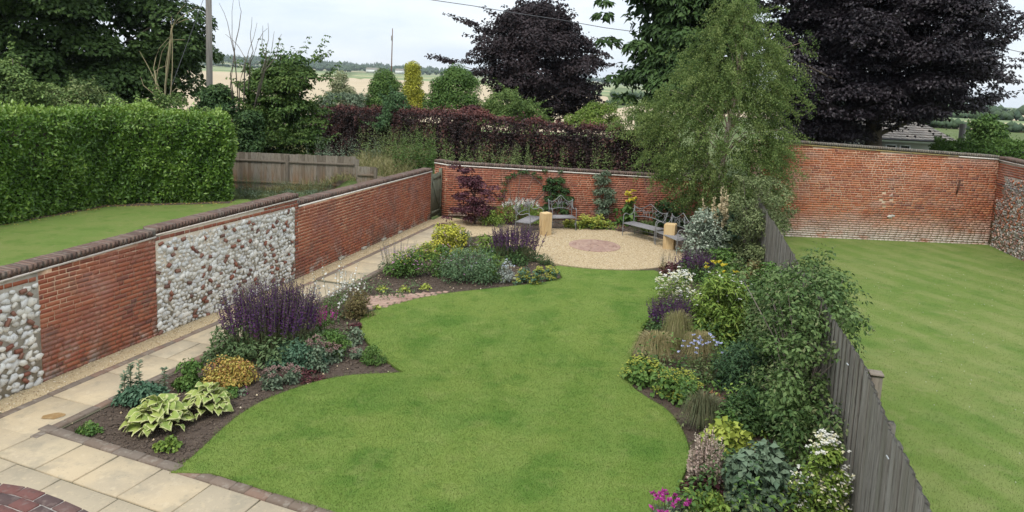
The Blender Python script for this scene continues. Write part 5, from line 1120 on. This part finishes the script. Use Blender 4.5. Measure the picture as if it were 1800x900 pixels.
# long pale sheds far across the fields
for px, py, w_, lab in ((657, 123, 24, 'long pale farm shed among the far trees'), (703, 129, 14, 'small pale farm roof right of the long far shed')):
    q = at(px, py, 1380); zg = float(tz(q.x, 1380)); w_ = w_*1380/F; t = thing('farm_shed', lab, 'building', (q.x, 1380, zg)); g = Geo(); g.box((0, 0, 3.5), (w_, 18, 7)); g.build('wall', M['render'], t)
    g = Geo(); g.add([(-w_/2-.5, -9.5, 7), (w_/2+.5, -9.5, 7), (w_/2+.5, 9.5, 7), (-w_/2-.5, 9.5, 7), (-w_/2-.5, 0, 10.5), (w_/2+.5, 0, 10.5)], [[0, 1, 5, 4], [2, 3, 4, 5]]); g.build('roof', M['coping_grey'], t)

# ------------------------------------------------------------------ garden plants, left beds
def hosta_mesh(L, Wd, k):
    g = Geo(); nu, nv = 8, 6; u = np.linspace(0, 1, nu+1); vv = np.array([-1, -.84, -.42, 0, .42, .84, 1])
    wid = Wd/2*np.sin(np.pi*np.clip(u*.95+.05, 0, 1)**.72)*(1-.05*u); wid[-1] = .002
    X = vv[None]*wid[:, None]; Yc = (u*L)[:, None]*np.ones_like(vv)[None]; wav = .012*np.sin(u*14+k)[:, None]*np.sign(vv)[None]*np.abs(vv)[None]**3
    Zc = (.20*L*np.sin(u*2.6)-.20*L*u**2)[:, None]+np.abs(X)*.35-(np.abs(vv)[None]**4)*.09+wav*2.2
    g.v.append(np.stack([X, Yc, Zc], -1).reshape(-1, 3)); g.n = (nu+1)*(nv+1)
    i = np.arange(nu)[:, None]*(nv+1)+np.arange(nv)[None]; f = np.stack([i, i+1, i+nv+2, i+nv+1], -1).reshape(-1, 4); g.f.append(f); g.t.append(np.repeat([(k*.37) % 1], len(f)))
    o = g.build('hosta_leaf', M['hosta'], smooth=True); me = o.data; me.materials.append(M['hosta_edge']); idx = np.zeros((nu, nv), int); idx[:, 0] = 1; idx[:, -1] = 1; idx[-1, 1:-1] = 1
    if k % 2 == 0: idx[:, 1] = rng.random(nu) < .5
    if k % 3 == 0: idx[:, 4] = rng.random(nu) < .5
    me.polygons.foreach_set('material_index', idx.ravel().astype(np.int32)); bpy.data.objects.remove(o); return me
HM = [hosta_mesh(1, .92, k) for k in range(8)]
def hosta(label, px, pyb, w, h, n):
    c, rx, ry, H = place(px, pyb, w, h, .85); t = thing('hosta', label, 'plant', (c.x, c.y, 0), 'variegated hostas in the near bed'); gs = Geo()
    for i in range(n):
        f = (i+.5)/n; a = i*2.399+random.uniform(-.3, .3); r = math.sqrt(f); L = random.uniform(.125, .2)
        z = H*(1-.72*r**2)*random.uniform(.55, 1.02); d = Vector((math.cos(a), math.sin(a), 0)); p = Vector((math.cos(a)*rx*r*.86, math.sin(a)*ry*r*.86, max(z, .07)))
        o = bpy.data.objects.new('hosta_leaf', HM[random.randrange(8)]); o.parent = t; o.location = p-d*L*.45; o.scale = (L, L, L*random.uniform(.8, 1.3))
        o.rotation_euler = (random.uniform(-.3, .6)-.35*r**2, random.uniform(-.55, .55), a-math.pi/2+random.uniform(-.9, .9)); COL.objects.link(o)
        gs.tube([(d.x*.03, d.y*.03, 0), (p.x*.5, p.y*.5, p.z*.65), tuple(p-d*L*.33)], [.007, .006, .004], 4, .8)
    gs.build('stem', M['stem'], t, kind='stuff')
hosta('large cream edged hosta in front, nearest the patio corner', 280, 774, 130, 76, 84)
hosta('cream edged hosta behind and right of the larger one', 365, 742, 98, 68, 62)
bush('cranesbill', 'small low green plant alone at the left tip of the near bed', 'plant', 157, 771, 50, 27, 'green', .045, .04, 330, K=16)
bush('strawberry_plant', 'small bright green plant with a red fruit before the large hosta', 'plant', 296, 800, 54, 30, 'bright', .05, .042, 380, K=18, flowers=(('rust', 0, .03, .1, 1),))
bush('blue_leaf_plant', 'blue green ferny clump behind the left hosta by the path', 'plant', 250, 724, 105, 52, 'bluegreen', .065, .035, 1500, K=30, ratio=.7)
def stalks(name, label, px, pyb, xs, m, lm, hh):
    c = G(px, pyb); t = thing(name, label, 'plant', tuple(c)); g = Geo(); gl = Geo()
    for (x, ytop, yb) in xs:
        b = G(x, yb); top = at(x+1, ytop, b.y); b0, t0 = np.array(tuple(b-c)), np.array(tuple(top-c)); g.tube([b0, (b0+t0)/2+[.01, 0, 0], t0], [.008, .007, .004], 5, .3); k = 46; u = rng.uniform(.35, 1, k); p = b0+(t0-b0)*u[:, None]; a = rng.uniform(0, 6.28, k)
        gl.leaves(p, np.stack([np.cos(a), np.sin(a), rng.uniform(0, .8, k)], 1), rng.normal(0, .3, (k, 3))+[0, 0, 1], .07, .035, rng.random(k))
    g.build('stem', M['stem'], t, kind='stuff'); gl.build('foliage', M[lm], t, kind='stuff')
stalks('bell_spire', 'three upright leafy green spires beside the path behind the left hosta', 235, 708, [(217, 655, 712), (228, 640, 705), (243, 633, 703), (288, 648, 700)], 'stem', 'grey', 0)
bush('parsley_plant', 'bright green ferny clump between the path and the bronze spiraea', 'plant', 333, 690, 62, 58, 'green', .06, .04, 1300, K=28, ratio=.9)
bush('spiraea', 'golden bronze spiraea mound left of the big purple salvia', 'shrub', 402, 690, 112, 66, 'spiraea', .045, .026, 3600, K=46, ratio=.8, flowers=(('orange', 30, .03, .4, 1.0),), shell=.3)
bush('ground_cover_plant', 'low green leafy patch at the foot of the spiraea', 'plant', 400, 706, 50, 26, 'green', .05, .04, 350, K=14)
bush('dianthus', 'tiny plant with dark pink flowers between the hosta and the spiraea', 'plant', 425, 700, 28, 20, 'grey', .03, .02, 130, K=9, flowers=(('magenta', 16, .025, .3, 1.0),))
spikes('salvia', 'biggest clump of deep purple salvia spikes in the near bed', 'plant', 478, 648, 225, 168, 'salvia', 'salvialeaf', 330, spike=.52, lean=.24, floret=.042, per=26, ratio=.75, base=(3200, .085, .035), basefrac=.5, group='purple salvia clumps', hvar=.22, basew=1.15)
bush('catmint', 'green leafy skirt along the left foot of the big salvia', 'plant', 400, 648, 90, 60, 'salvialeaf', .065, .03, 1400, K=28)
bush('catmint', 'dark green foliage before the right half of the big salvia', 'plant', 520, 662, 120, 68, 'bluegreen', .07, .028, 2000, K=34)
spikes('gaura', 'airy white gaura flowers on thin stems right of the big salvia', 'plant', 590, 570, 115, 128, 'white', 'green', 30, spike=.35, lean=.6, hvar=.45, floret=.052, per=7, ratio=.8, base=(350, .06, .02), basefrac=.35, fl_w=.8)
spikes('loosestrife', 'magenta flower spikes at the right side of the big salvia', 'plant', 572, 600, 50, 70, 'magenta', 'green', 22, spike=.4, floret=.035, per=14, base=(400, .06, .025))
bush('bronze_shrub', 'rounded bronze brown shrub beside the brick crescent', 'shrub', 628, 568, 66, 62, 'bronze', .045, .03, 2200, K=40, ratio=.95)
bush('heuchera', 'tiny lime green plant between the bronze shrub and the lawn', 'plant', 664, 549, 24, 14, 'lime', .05, .045, 90, K=8, stems=False)
bush('box_ball', 'small round bright green bush at the pointed tip of the near bed', 'shrub', 657, 648, 50, 44, 'green', .028, .018, 2200, K=40, ratio=1., shell=.6)
def sedum(label, px, pyb, w, h, n):
    t = bush('sedum', label, 'plant', px, pyb, w, h*.8, 'grey', .06, .035, 420, K=18, group='brown pink sedums in the near bed'); c, rx, ry, H = place(px, pyb, w, h); g = Geo()
    for i in range(n):
        a = random.uniform(0, 6.28); r = math.sqrt(random.random()); p = np.array([math.cos(a)*r*rx*.8, math.sin(a)*r*ry*.8, H*random.uniform(.75, 1.05)*(1-.3*r)]); q = p+rng.normal(0, 1, (22, 3))*[.035, .035, .01]; g.octas(q, rng.uniform(.008, .018, 22), rng.random(22))
    g.build('flower_head', M['sedum'], t, kind='stuff')
sedum('brown pink sedum nearest the spiraea at the lawn side', 478, 690, 42, 52, 6); sedum('brown pink sedum left of the middle of the salvia foot', 510, 682, 40, 46, 6); sedum('tall brown pink sedum beside the salvia near the lawn', 556, 660, 46, 72, 7); sedum('small brown pink sedum beside the round green bush', 585, 642, 40, 42, 5); sedum('lone brown pink sedum just left of the round green bush', 628, 634, 26, 26, 3)
bush('phlox', 'fresh green leafy plant between the magenta spikes and the sedums', 'plant', 586, 636, 70, 60, 'green', .07, .028, 1000, K=24)
bush('lamium', 'pale green low plant beside the salvia towards the lawn curve', 'plant', 622, 612, 50, 38, 'grey', .05, .035, 520, K=16)
bush('heuchera', 'dark wine red low leaves along the lawn edge of the near bed', 'plant', 535, 678, 90, 24, 'wine', .045, .035, 480, K=20, group=None)
bush('heuchera', 'wine red leaves at the lawn curve below the bronze shrub', 'plant', 622, 585, 30, 26, 'wine', .045, .035, 200, K=10)
for px, lab in ((671, 'leftmost of the three small lime hostas by the brick crescent'), (709, 'middle one of the three small lime hostas by the brick crescent'), (750, 'rightmost of the three small lime hostas by the brick crescent')):
    bush('small_hosta', lab, 'plant', px, 516 if px < 730 else 512, 24 if px < 730 else 26, 15, 'lime', .075, .055, 60, K=8, stems=False, group='small lime hostas by the brick crescent')

# middle bed
bush('cranesbill', 'green mound with pink flowers at the path end of the middle bed', 'plant', 715, 497, 94, 70, 'green', .055, .035, 2600, K=44, ratio=.8, flowers=(('pink', 60, .035, .35, 1.05), ('limeflower', 90, .04, .55, 1.02)))
bush('lady_mantle', 'yellow green frothy plant behind the left mound of the middle bed', 'plant', 752, 462, 54, 36, 'bright', .05, .04, 700, K=22, flowers=(('limeflower', 170, .05, .3, 1.05),))
spikes('catmint', 'thin mauve flower haze overhanging the path at the left bed end', 'plant', 700, 488, 80, 72, 'mauve', 'grey', 46, spike=.4, lean=.5, floret=.025, per=8, base=(500, .05, .025))
bush('catmint', 'large soft green mound in the middle of the middle bed', 'plant', 826, 508, 146, 86, 'softgreen', .06, .022, 6500, K=84, ratio=.75, flowers=(('mauve', 60, .025, .5, 1.03), ('pink', 14, .035, .3, 1.02)), shell=.3)
bush('catmint', 'olive tinted green mound right of the large soft mound', 'plant', 868, 502, 56, 60, 'bright', .055, .02, 1200, K=26, ratio=.8, tint=(0, .5))
bush('cranesbill', 'dark green plant with pink flowers between the two mounds', 'plant', 775, 490, 60, 62, 'green', .055, .035, 1100, K=26, flowers=(('pink', 26, .035, .3, 1.03), ('yellowfl', 4, .05, .8, 1.05)))
bush('mock_orange', 'tall golden yellow shrub beside the path in the middle bed', 'shrub', 784, 455, 66, 70, 'golden', .075, .045, 2200, K=38, ratio=.85, shell=.3)
bush('mock_orange', 'small golden yellow sprig right of the golden shrub', 'shrub', 808, 440, 36, 44, 'golden', .07, .04, 350, K=14)
tuft('iris', 'upright grey green blades right of the golden shrub', 'plant', 815, 437, 40, 36, 'grey', 90, .022)
bush('fern', 'bright arching green fern left of the purple salvia by the gravel', 'fern', 852, 452, 72, 44, 'bright', .12, .035, 620, K=24, droop=.8, ratio=.8)
M['silver2'] = leafmat('leaf_woolly', (.26,.30,.26), (.36,.39,.35), (.44,.46,.42))
bush('lamb_ear', 'silver grey upright woolly plant in front of the middle bed', 'plant', 888, 502, 38, 48, 'silver2', .06, .025, 620, K=22, flowers=(('bluefl', 9, .035, .7, 1.0),))
for px, pyb, w, h, lab in ((918, 503, 44, 36, 'lime yellow frothy lady mantle at the left of the middle bed tip'), (942, 505, 30, 38, 'lime yellow lady mantle spilling onto the lawn edge'), (970, 498, 40, 30, 'lime yellow lady mantle at the very tip by the gravel')):
    bush('lady_mantle', lab, 'plant', px, pyb, w, h, 'bluegreen', .06, .055, 230, K=14, flowers=(('limeflower', 320, .035, .1, 1.05),), group='lady mantles at the middle bed tip')
spikes('salvia', 'deep purple salvia clump between the middle bed and the gravel', 'plant', 905, 468, 120, 82, 'salvia', 'dark', 170, spike=.5, lean=.3, floret=.044, per=20, base=(1900, .08, .035), basefrac=.42, group='purple salvia clumps', basew=1.1)
bush('box_ball', 'dark green mound between the salvia and the lawn by the gravel', 'shrub', 958, 470, 34, 26, 'dark', .03, .018, 900, K=26)
bush('wine_plant', 'dark wine leaved plant before the left iron bench', 'plant', 893, 396, 34, 22, 'wine', .06, .04, 380, K=16)
spikes('phlox', 'green clump with white flower heads behind the left iron bench', 'plant', 915, 396, 90, 50, 'white', 'bright', 46, spike=.22, floret=.06, per=10, base=(1600, .08, .035), basefrac=.85, basew=1.25)
bush('leafy_plant', 'light green leafy plant left of the white phlox', 'plant', 868, 402, 62, 42, 'bright', .09, .035, 900, K=26)
bush('euphorbia', 'yellow green plant behind the purple salvia by the gravel', 'plant', 868, 398, 60, 22, 'lime', .05, .03, 500, K=20)
# purple acer before the corner
Ya = 22.6
tree('japanese_acer', 'small dark purple acer with layered branches beside the gate', 'tree', Ya, 838, [(383,795,850),(370,790,872),(345,800,875),(330,808,868),(310,800,850),(297,795,835)], 60, .2, 4600, .085, .055, 'acer', tr=.035, inner=.2, flat=.35, limbs=34, extra=[(800,292,0,.18),(815,300,0,.2),(806,345,0,.22),(870,330,0,.2),(800,368,0,.2),(785,383,-.3,.18),(880,345,0,.16),(775,395,-.6,.14)], upb=1.2, tspread=.1)

# back bed and wall plants
def wallplant(name, label, px, pyb, pts, m, n, L, Wd, r=.16, cat='climber', stems=(), Yw=24.0, flowers=None):
    b = at(px, pyb, Yw); b.z = 0; t = thing(name, label, cat, tuple(b)); B_ = np.array(tuple(b)); c = np.array([tuple(at(x, y, Yw+random.uniform(-.12, .05))) for x, y in pts])-B_; g = Geo()
    clump_leaves(g, c, np.full(len(c), r), n//len(c), L, Wd, .5, .6, droop=.3, shell=.1); g.build('foliage', M[m], t, kind='stuff'); g = Geo()
    for s in stems: g.tube([np.array(tuple(at(x, y, Yw-.05)))-B_ for x, y in s], .013, 4, .5)
    for q in c[::2]: g.tube([[0, 0, .05], (q*[.6, .6, .5]), q], [.012, .01, .005], 4, .5)
    g.build('stem', M['twig'], t, kind='stuff')
    if flowers: flower_heads(t, c[rng.integers(0, len(c), flowers[1])]+rng.normal(0, r*.8, (flowers[1], 3))+[0, -.08, 0], flowers[2], flowers[0])
wallplant('wall_climber', 'sparse climber arching under the coping at the left of the back wall', 905, 382, [(885,335),(888,322),(893,312),(903,307),(915,303),(925,302),(938,306),(948,312),(880,348),(958,300),(965,318),(970,330),(985,302)], 'dark', 800, .065, .04, .11, stems=[((888,385),(886,340),(895,312),(925,303)),((925,303),(945,318),(958,330)),((960,385),(968,340),(966,310))])
wallplant('wall_climber', 'dense dark green climber on the back wall behind the narrow bench', 975, 385, [(960,365),(965,350),(972,340),(980,330),(985,345),(990,358),(978,362),(993,335),(985,318),(970,318),(1000,350),(992,372),(963,330)], 'dark', 2000, .085, .06, .17)
wallplant('wall_shrub', 'grey green upright shrub trained against the back wall', 1060, 388, [(1055,372),(1065,372),(1052,355),(1065,355),(1075,352),(1050,338),(1062,335),(1074,338),(1055,322),(1066,318),(1052,312),(1064,306),(1062,362),(1070,345)], 'grey', 2100, .08, .04, .19, cat='shrub', Yw=23.9)
bush('lady_mantle', 'wide lime yellow drift of lady mantle along the back wall', 'plant', 1040, 407, 105, 30, 'bright', .07, .06, 1000, K=34, ratio=.4, flowers=(('limeflower', 900, .06, .05, 1.03),))
bush('inula', 'big leaved green plant below the yellow flowers at the back wall', 'plant', 1095, 400, 50, 42, 'green', .2, .13, 160, K=18, ratio=.7)
spikes('sunflower_plant', 'tall yellow flowered plant against the back wall by the right bench', 'plant', 1106, 396, 30, 62, 'yellowfl', 'green', 8, spike=.03, floret=.12, per=12, base=(160, .12, .07), basefrac=.8)
bush('fuchsia', 'small plant with orange pink flowers at the foot of the right bench', 'plant', 1090, 410, 20, 22, 'wine', .05, .03, 120, K=9, flowers=(('orange', 14, .04, .4, 1.0),))
tuft('grass_clump', 'soft green grass under the right iron bench', 'grass', 1135, 418, 62, 34, 'nettle', 380, .014)
bush('shade_shrub', 'dark green leafy shrub behind the right iron bench', 'shrub', 1180, 402, 90, 55, 'dark', .13, .07, 1000, K=34, ratio=.6)
bush('aucuba', 'dark green bush at the foot of the birch', 'shrub', 1205, 392, 110, 70, 'dark', .12, .07, 1500, K=40, ratio=.6)

# ------------------------------------------------------------------ right bed
spikes('plume_poppy', 'tall plant with beige flower plumes in front of the birch', 'plant', 1256, 456, 52, 142, 'beigefl', 'grey', 11, spike=.42, lean=.15, floret=.10, per=34, base=(420, .17, .13), basefrac=.6, hvar=.25, fl_w=.8)
bush('variegated_dogwood', 'silvery white edged shrub behind the right oak post', 'shrub', 1232, 462, 88, 100, 'silver', .085, .05, 2600, K=60, ratio=.8, shell=.25)
bush('plume_foliage', 'large blue green lobed leaves right of the silvery shrub', 'plant', 1285, 445, 66, 80, 'bluegreen', .2, .16, 330, K=30, ratio=.7)
bush('rose_bush', 'fresh green leafy bush below the silvery shrub', 'shrub', 1262, 478, 80, 48, 'green', .085, .05, 1300, K=34)
spikes('salvia', 'dark purple salvia clump furthest along the right bed', 'plant', 1222, 500, 84, 66, 'salvia', 'dark', 100, spike=.5, floret=.044, per=20, base=(900, .08, .035), group='purple salvia clumps')
bush('heuchera', 'dark purple red heuchera where the right bed meets the gravel', 'plant', 1180, 494, 50, 34, 'wine', .06, .05, 520, K=20, flowers=(('dustypink', 70, .025, .6, 1.15),))
spikes('potentilla', 'thin spiky mauve plant beside the right oak post', 'plant', 1172, 482, 36, 40, 'dustypink', 'bronze', 26, spike=.4, floret=.025, per=8, base=(260, .05, .03))
bush('feverfew', 'wide mound of small white daisies at the lawn side of the right bed', 'plant', 1184, 556, 108, 80, 'bright', .05, .022, 2800, K=44, ratio=.9, flowers=(('white', 210, .055, .4, 1.05), ('cream', 260, .05, .35, 1.03)))
bush('buddleia', 'big light green leafy shrub with scattered white flowers in the right bed', 'shrub', 1262, 616, 126, 142, 'bright', .11, .034, 5200, K=70, ratio=.85, flowers=(('white', 55, .045, .6, 1.03),), shell=.3)
spikes('yellow_daisy', 'loose yellow flowers above the light green shrub', 'plant', 1268, 520, 70, 60, 'yellowfl', 'bright', 9, spike=.05, lean=.5, floret=.085, per=8, base=(200, .1, .04), basefrac=.8)
bush('artichoke', 'blue grey leaves right of the yellow flowers', 'plant', 1310, 535, 50, 50, 'bluegreen', .15, .05, 300, K=20)
spikes('salvia', 'dark purple salvia clump behind the straw grass in the right bed', 'plant', 1182, 598, 112, 84, 'salvia', 'dark', 130, spike=.55, floret=.044, per=22, lean=.35, base=(1000, .075, .03), group='purple salvia clumps')
tuft('feather_grass', 'pale straw feather grass hanging over the lawn edge', 'grass', 1150, 648, 84, 70, 'stipa', 1500, .005, group='feather grass tufts', spread=1.15)
tuft('feather_grass', 'upright greener feather grass behind the straw coloured tuft', 'grass', 1188, 628, 78, 90, 'straw', 1100, .005, group='feather grass tufts')
tuft('feather_grass', 'feather grass among the blue flowers nearest the fence', 'grass', 1225, 652, 80, 76, 'stipa', 1100, .005, group='feather grass tufts')
spikes('scabious', 'scattered pale blue flowers over thin green stems', 'plant', 1236, 690, 92, 100, 'bluefl', 'nettle', 30, spike=.02, lean=.5, floret=.036, per=9, base=(420, .06, .012), basefrac=.6)
for px, pyb, w, h, lab in ((1130, 686, 84, 58, 'lime flowered lady mantle at the lawn edge beside the straw grass'), (1190, 716, 92, 68, 'lime flowered lady mantle in front of the blue flowers')):
    bush('lady_mantle', lab, 'plant', px, pyb, w, h, 'green', .085, .08, 560, K=26, flowers=(('limeflower', 620, .026, .15, 1.05),), group='lady mantles at the right bed edge', tint=(.3, 1))
bush('euphorbia', 'dark blue green feathery mound before the large climber', 'plant', 1298, 700, 118, 104, 'euph', .075, .016, 6000, K=80, ratio=.8, tint=(0, .7))
bush('hardy_shrub', 'dark green fine leaved bush between the mound and the lime plant', 'shrub', 1306, 772, 104, 96, 'dark', .06, .022, 5200, K=70, ratio=.8)
tuft('fennel_grass', 'fine grey green feathery plant with orange flowers at the lawn edge', 'plant', 1232, 772, 96, 88, 'feather', 900, .006)
spikes('avens', 'small orange flowers over the grey feathery plant', 'plant', 1245, 750, 60, 62, 'orange', 'nettle', 30, spike=.12, floret=.028, per=6, base=(260, .05, .012))
# low leafy ground cover filling the gaps of the borders
def cover(poly, K, m, L, Wd, n, zlo, zhi, minlawn=.16):
    p = scatter(poly, K*6); lp_ = np.array(lawn_pts)[:, :2]
    dmin = np.array([np.min(np.hypot(*(lp_-q).T)) for q in p]); p = p[~inside(lawn_pts, p) & (dmin > minlawn) & ~inside(circ_, p)][:K]; k = len(p)
    g = Geo(); c = np.column_stack([p, rng.uniform(zlo, zhi, k)]); clump_leaves(g, c, np.stack([rng.uniform(.12, .24, k)]*2+[c[:, 2]+.05], 1), n//k, L, Wd, .7, .5, shell=.2, tspread=.2); return g.build('ground_cover', M[m], kind='stuff')
bedRf = [(1.3, 5.2), (2.9, 5.2), (5.2, 13), (6.2, 17), (4.6, 18.2), (3.2, 15.5), (2.0, 12), (1.5, 8.5)]
cover(bedRf, 110, 'green', .07, .04, 5200, .06, .3); cover(bedRf, 80, 'dark', .06, .035, 3800, .08, .4, .3); cover(bedRf, 50, 'bright', .07, .035, 2400, .05, .28); cover(bedRf, 40, 'honey', .05, .03, 2000, .05, .3)
bedLf = [tuple(pR(2.3))[:2], tuple(pR(6.0))[:2], (-1.6, 15.0), (-2.2, 12.3), (-3.1, 10.6), (-4.4, 10.2)]
cover(bedLf, 34, 'salvialeaf', .06, .03, 1700, .05, .2, .3)
# big climber over the fence
def fencepoint(s, off, z): p = fa+tQ*s+nQ*(off-bow(s)); return np.array([p.x, p.y, z])
t = thing('fence_climber', 'large green leafy climber tumbling over the middle of the board fence', 'climber', tuple(fencepoint(7.4, .3, 0))); B_ = np.array(tuple(t.location)); cen = []
for s, off, z in zip(rng.uniform(5.9, 10.6, 330), rng.normal(.3, .3, 330), rng.uniform(.15, 2.05, 330)):
    w_ = 1-((s-8.2)/2.6)**2
    if z < .45+1.65*w_ and (off > .05 or z > 1.45): cen.append(fencepoint(s, min(off, .75) if z < 1.7 else off, z))
for s, off, z in zip(rng.uniform(7.2, 10.2, 55), rng.uniform(-.36, .1, 55), rng.uniform(1.35, 2.0, 55)): cen.append(fencepoint(s, off, z))
cen = np.array(cen)-B_; g = Geo(); clump_leaves(g, cen, rng.uniform(.16, .28, len(cen)), 15500//len(cen), .072, .042, .5, .6, droop=.5, shell=.25, tspread=.2); g.build('foliage', M['climber'], t, kind='stuff'); g = Geo()
idx = rng.random(len(cen)) < .45; clump_leaves(g, cen[idx], rng.uniform(.2, .34, idx.sum()), 34, .06, .026, .5, .7, droop=.4, shell=.7); g.build('young_shoot', M['honey'], t, kind='stuff')
g = Geo()
for q in cen[::4]: g.tube([[0, 0, .02], q*[.4, .4, .6], q], [.014, .01, .005], 4, .6)
for _ in range(40):
    q = cen[rng.integers(len(cen))]; d = np.append(np.clip(rng.normal(0, .12, 2), -.2, .2)+[.05, 0], rng.uniform(-.05, .25)); g.tube([q, q+d*.6, q+d*1.1-[0, 0, .1]], [.005, .004, .002], 3, .9)
g.build('stem', M['twig'], t, kind='stuff')
t = thing('honeysuckle', 'dense dull green honeysuckle mound covering the far end of the board fence', 'climber', tuple(fencepoint(17.4, .3, 0))); B_ = np.array(tuple(t.location)); cen = []
for s, off, z in zip(rng.uniform(15.2, 19.4, 330), rng.normal(.1, .5, 330), rng.uniform(.15, 2.4, 330)):
    w_ = 1-((s-17.4)/2.1)**2
    if z < .4+2.0*w_ and -.75 < off < .8 and (z > 1.0 or off > -.1): cen.append(fencepoint(s, off, z))
cen = np.array(cen)-B_; g = Geo(); clump_leaves(g, cen, rng.uniform(.16, .3, len(cen)), 15000//len(cen), .075, .036, .6, .6, droop=.4, shell=.2, tspread=.2); g.build('foliage', M['honey'], t, kind='stuff'); g = Geo()
for q in cen[::4]: g.tube([[0, 0, .02], q*[.4, .4, .6], q], [.014, .01, .005], 4, .6)
g.build('stem', M['twig'], t, kind='stuff')
bush('rose_bush', 'shady green bush between the light green shrub and the fence climber', 'shrub', 1345, 610, 100, 150, 'green', .075, .04, 4200, K=60, tint=(0, .5), ratio=.6)
bush('shade_plant', 'dark leafy plant at the shaded foot of the fence climber', 'plant', 1372, 780, 80, 92, 'dark', .085, .05, 1300, K=40, ratio=.6)
bush('wine_shrub', 'brownish red leaved plant before the far part of the board fence', 'shrub', 1325, 520, 60, 66, 'bronze', .08, .035, 800, K=30, ratio=.6)
bush('heuchera', 'lime yellow lobed leaved plant above the cream flower spires', 'plant', 1278, 826, 112, 86, 'lime', .09, .08, 520, K=30, ratio=.7, tint=(0, .7))
spikes('foamflower', 'dense cream and dusty pink flower spires at the lawn edge', 'plant', 1238, 884, 88, 124, 'dustypink', 'wine', 74, spike=.5, lean=.15, floret=.042, per=34, base=(420, .07, .06), basefrac=.35, fl_w=.7, hvar=.35)
bush('hydrangea', 'blue green broad leaved shrub in front of the board fence', 'shrub', 1325, 915, 156, 130, 'hydr', .10, .062, 2000, K=60, ratio=.75, tint=(.2, 1))
bush('white_abelia', 'white flowering glossy shrub against the near end of the fence', 'shrub', 1434, 925, 118, 142, 'bright', .055, .03, 4200, K=70, ratio=.6, flowers=(('white', 240, .042, .1, 1.1), ('cream', 260, .036, .1, 1.08)))
spikes('sweet_william', 'magenta pink flower heads at the bottom edge of the lawn', 'plant', 1172, 935, 70, 64, 'magenta', 'grey', 18, spike=.07, lean=.5, floret=.042, per=14, base=(420, .06, .018), basefrac=.7)
bush('salad_burnet', 'light green leaves between the magenta flowers and the hydrangea', 'plant', 1240, 915, 80, 50, 'bright', .07, .045, 500, K=22)
bush('grass_edge_plant', 'grey leaved plant with a white spire by the magenta flowers', 'plant', 1205, 905, 30, 34, 'grey', .05, .03, 160, K=10)

# thin summer air: far woods fade a little towards blue grey
hm = bpy.data.materials.new('air'); hm.use_nodes = True; hm.node_tree.nodes.clear()
ho = N('ShaderNodeOutputMaterial', hm.node_tree); hv = N('ShaderNodeVolumePrincipled', hm.node_tree)
hv.inputs['Color'].default_value = (.80, .88, .97, 1); hv.inputs['Density'].default_value = .00011; hv.inputs['Anisotropy'].default_value = .2
hm.node_tree.links.new(hv.outputs[0], ho.inputs['Volume'])
g = Geo(); g.box((0, 0, 40), (7000, 7000, 104)); g.build('haze', hm, kind='stuff')
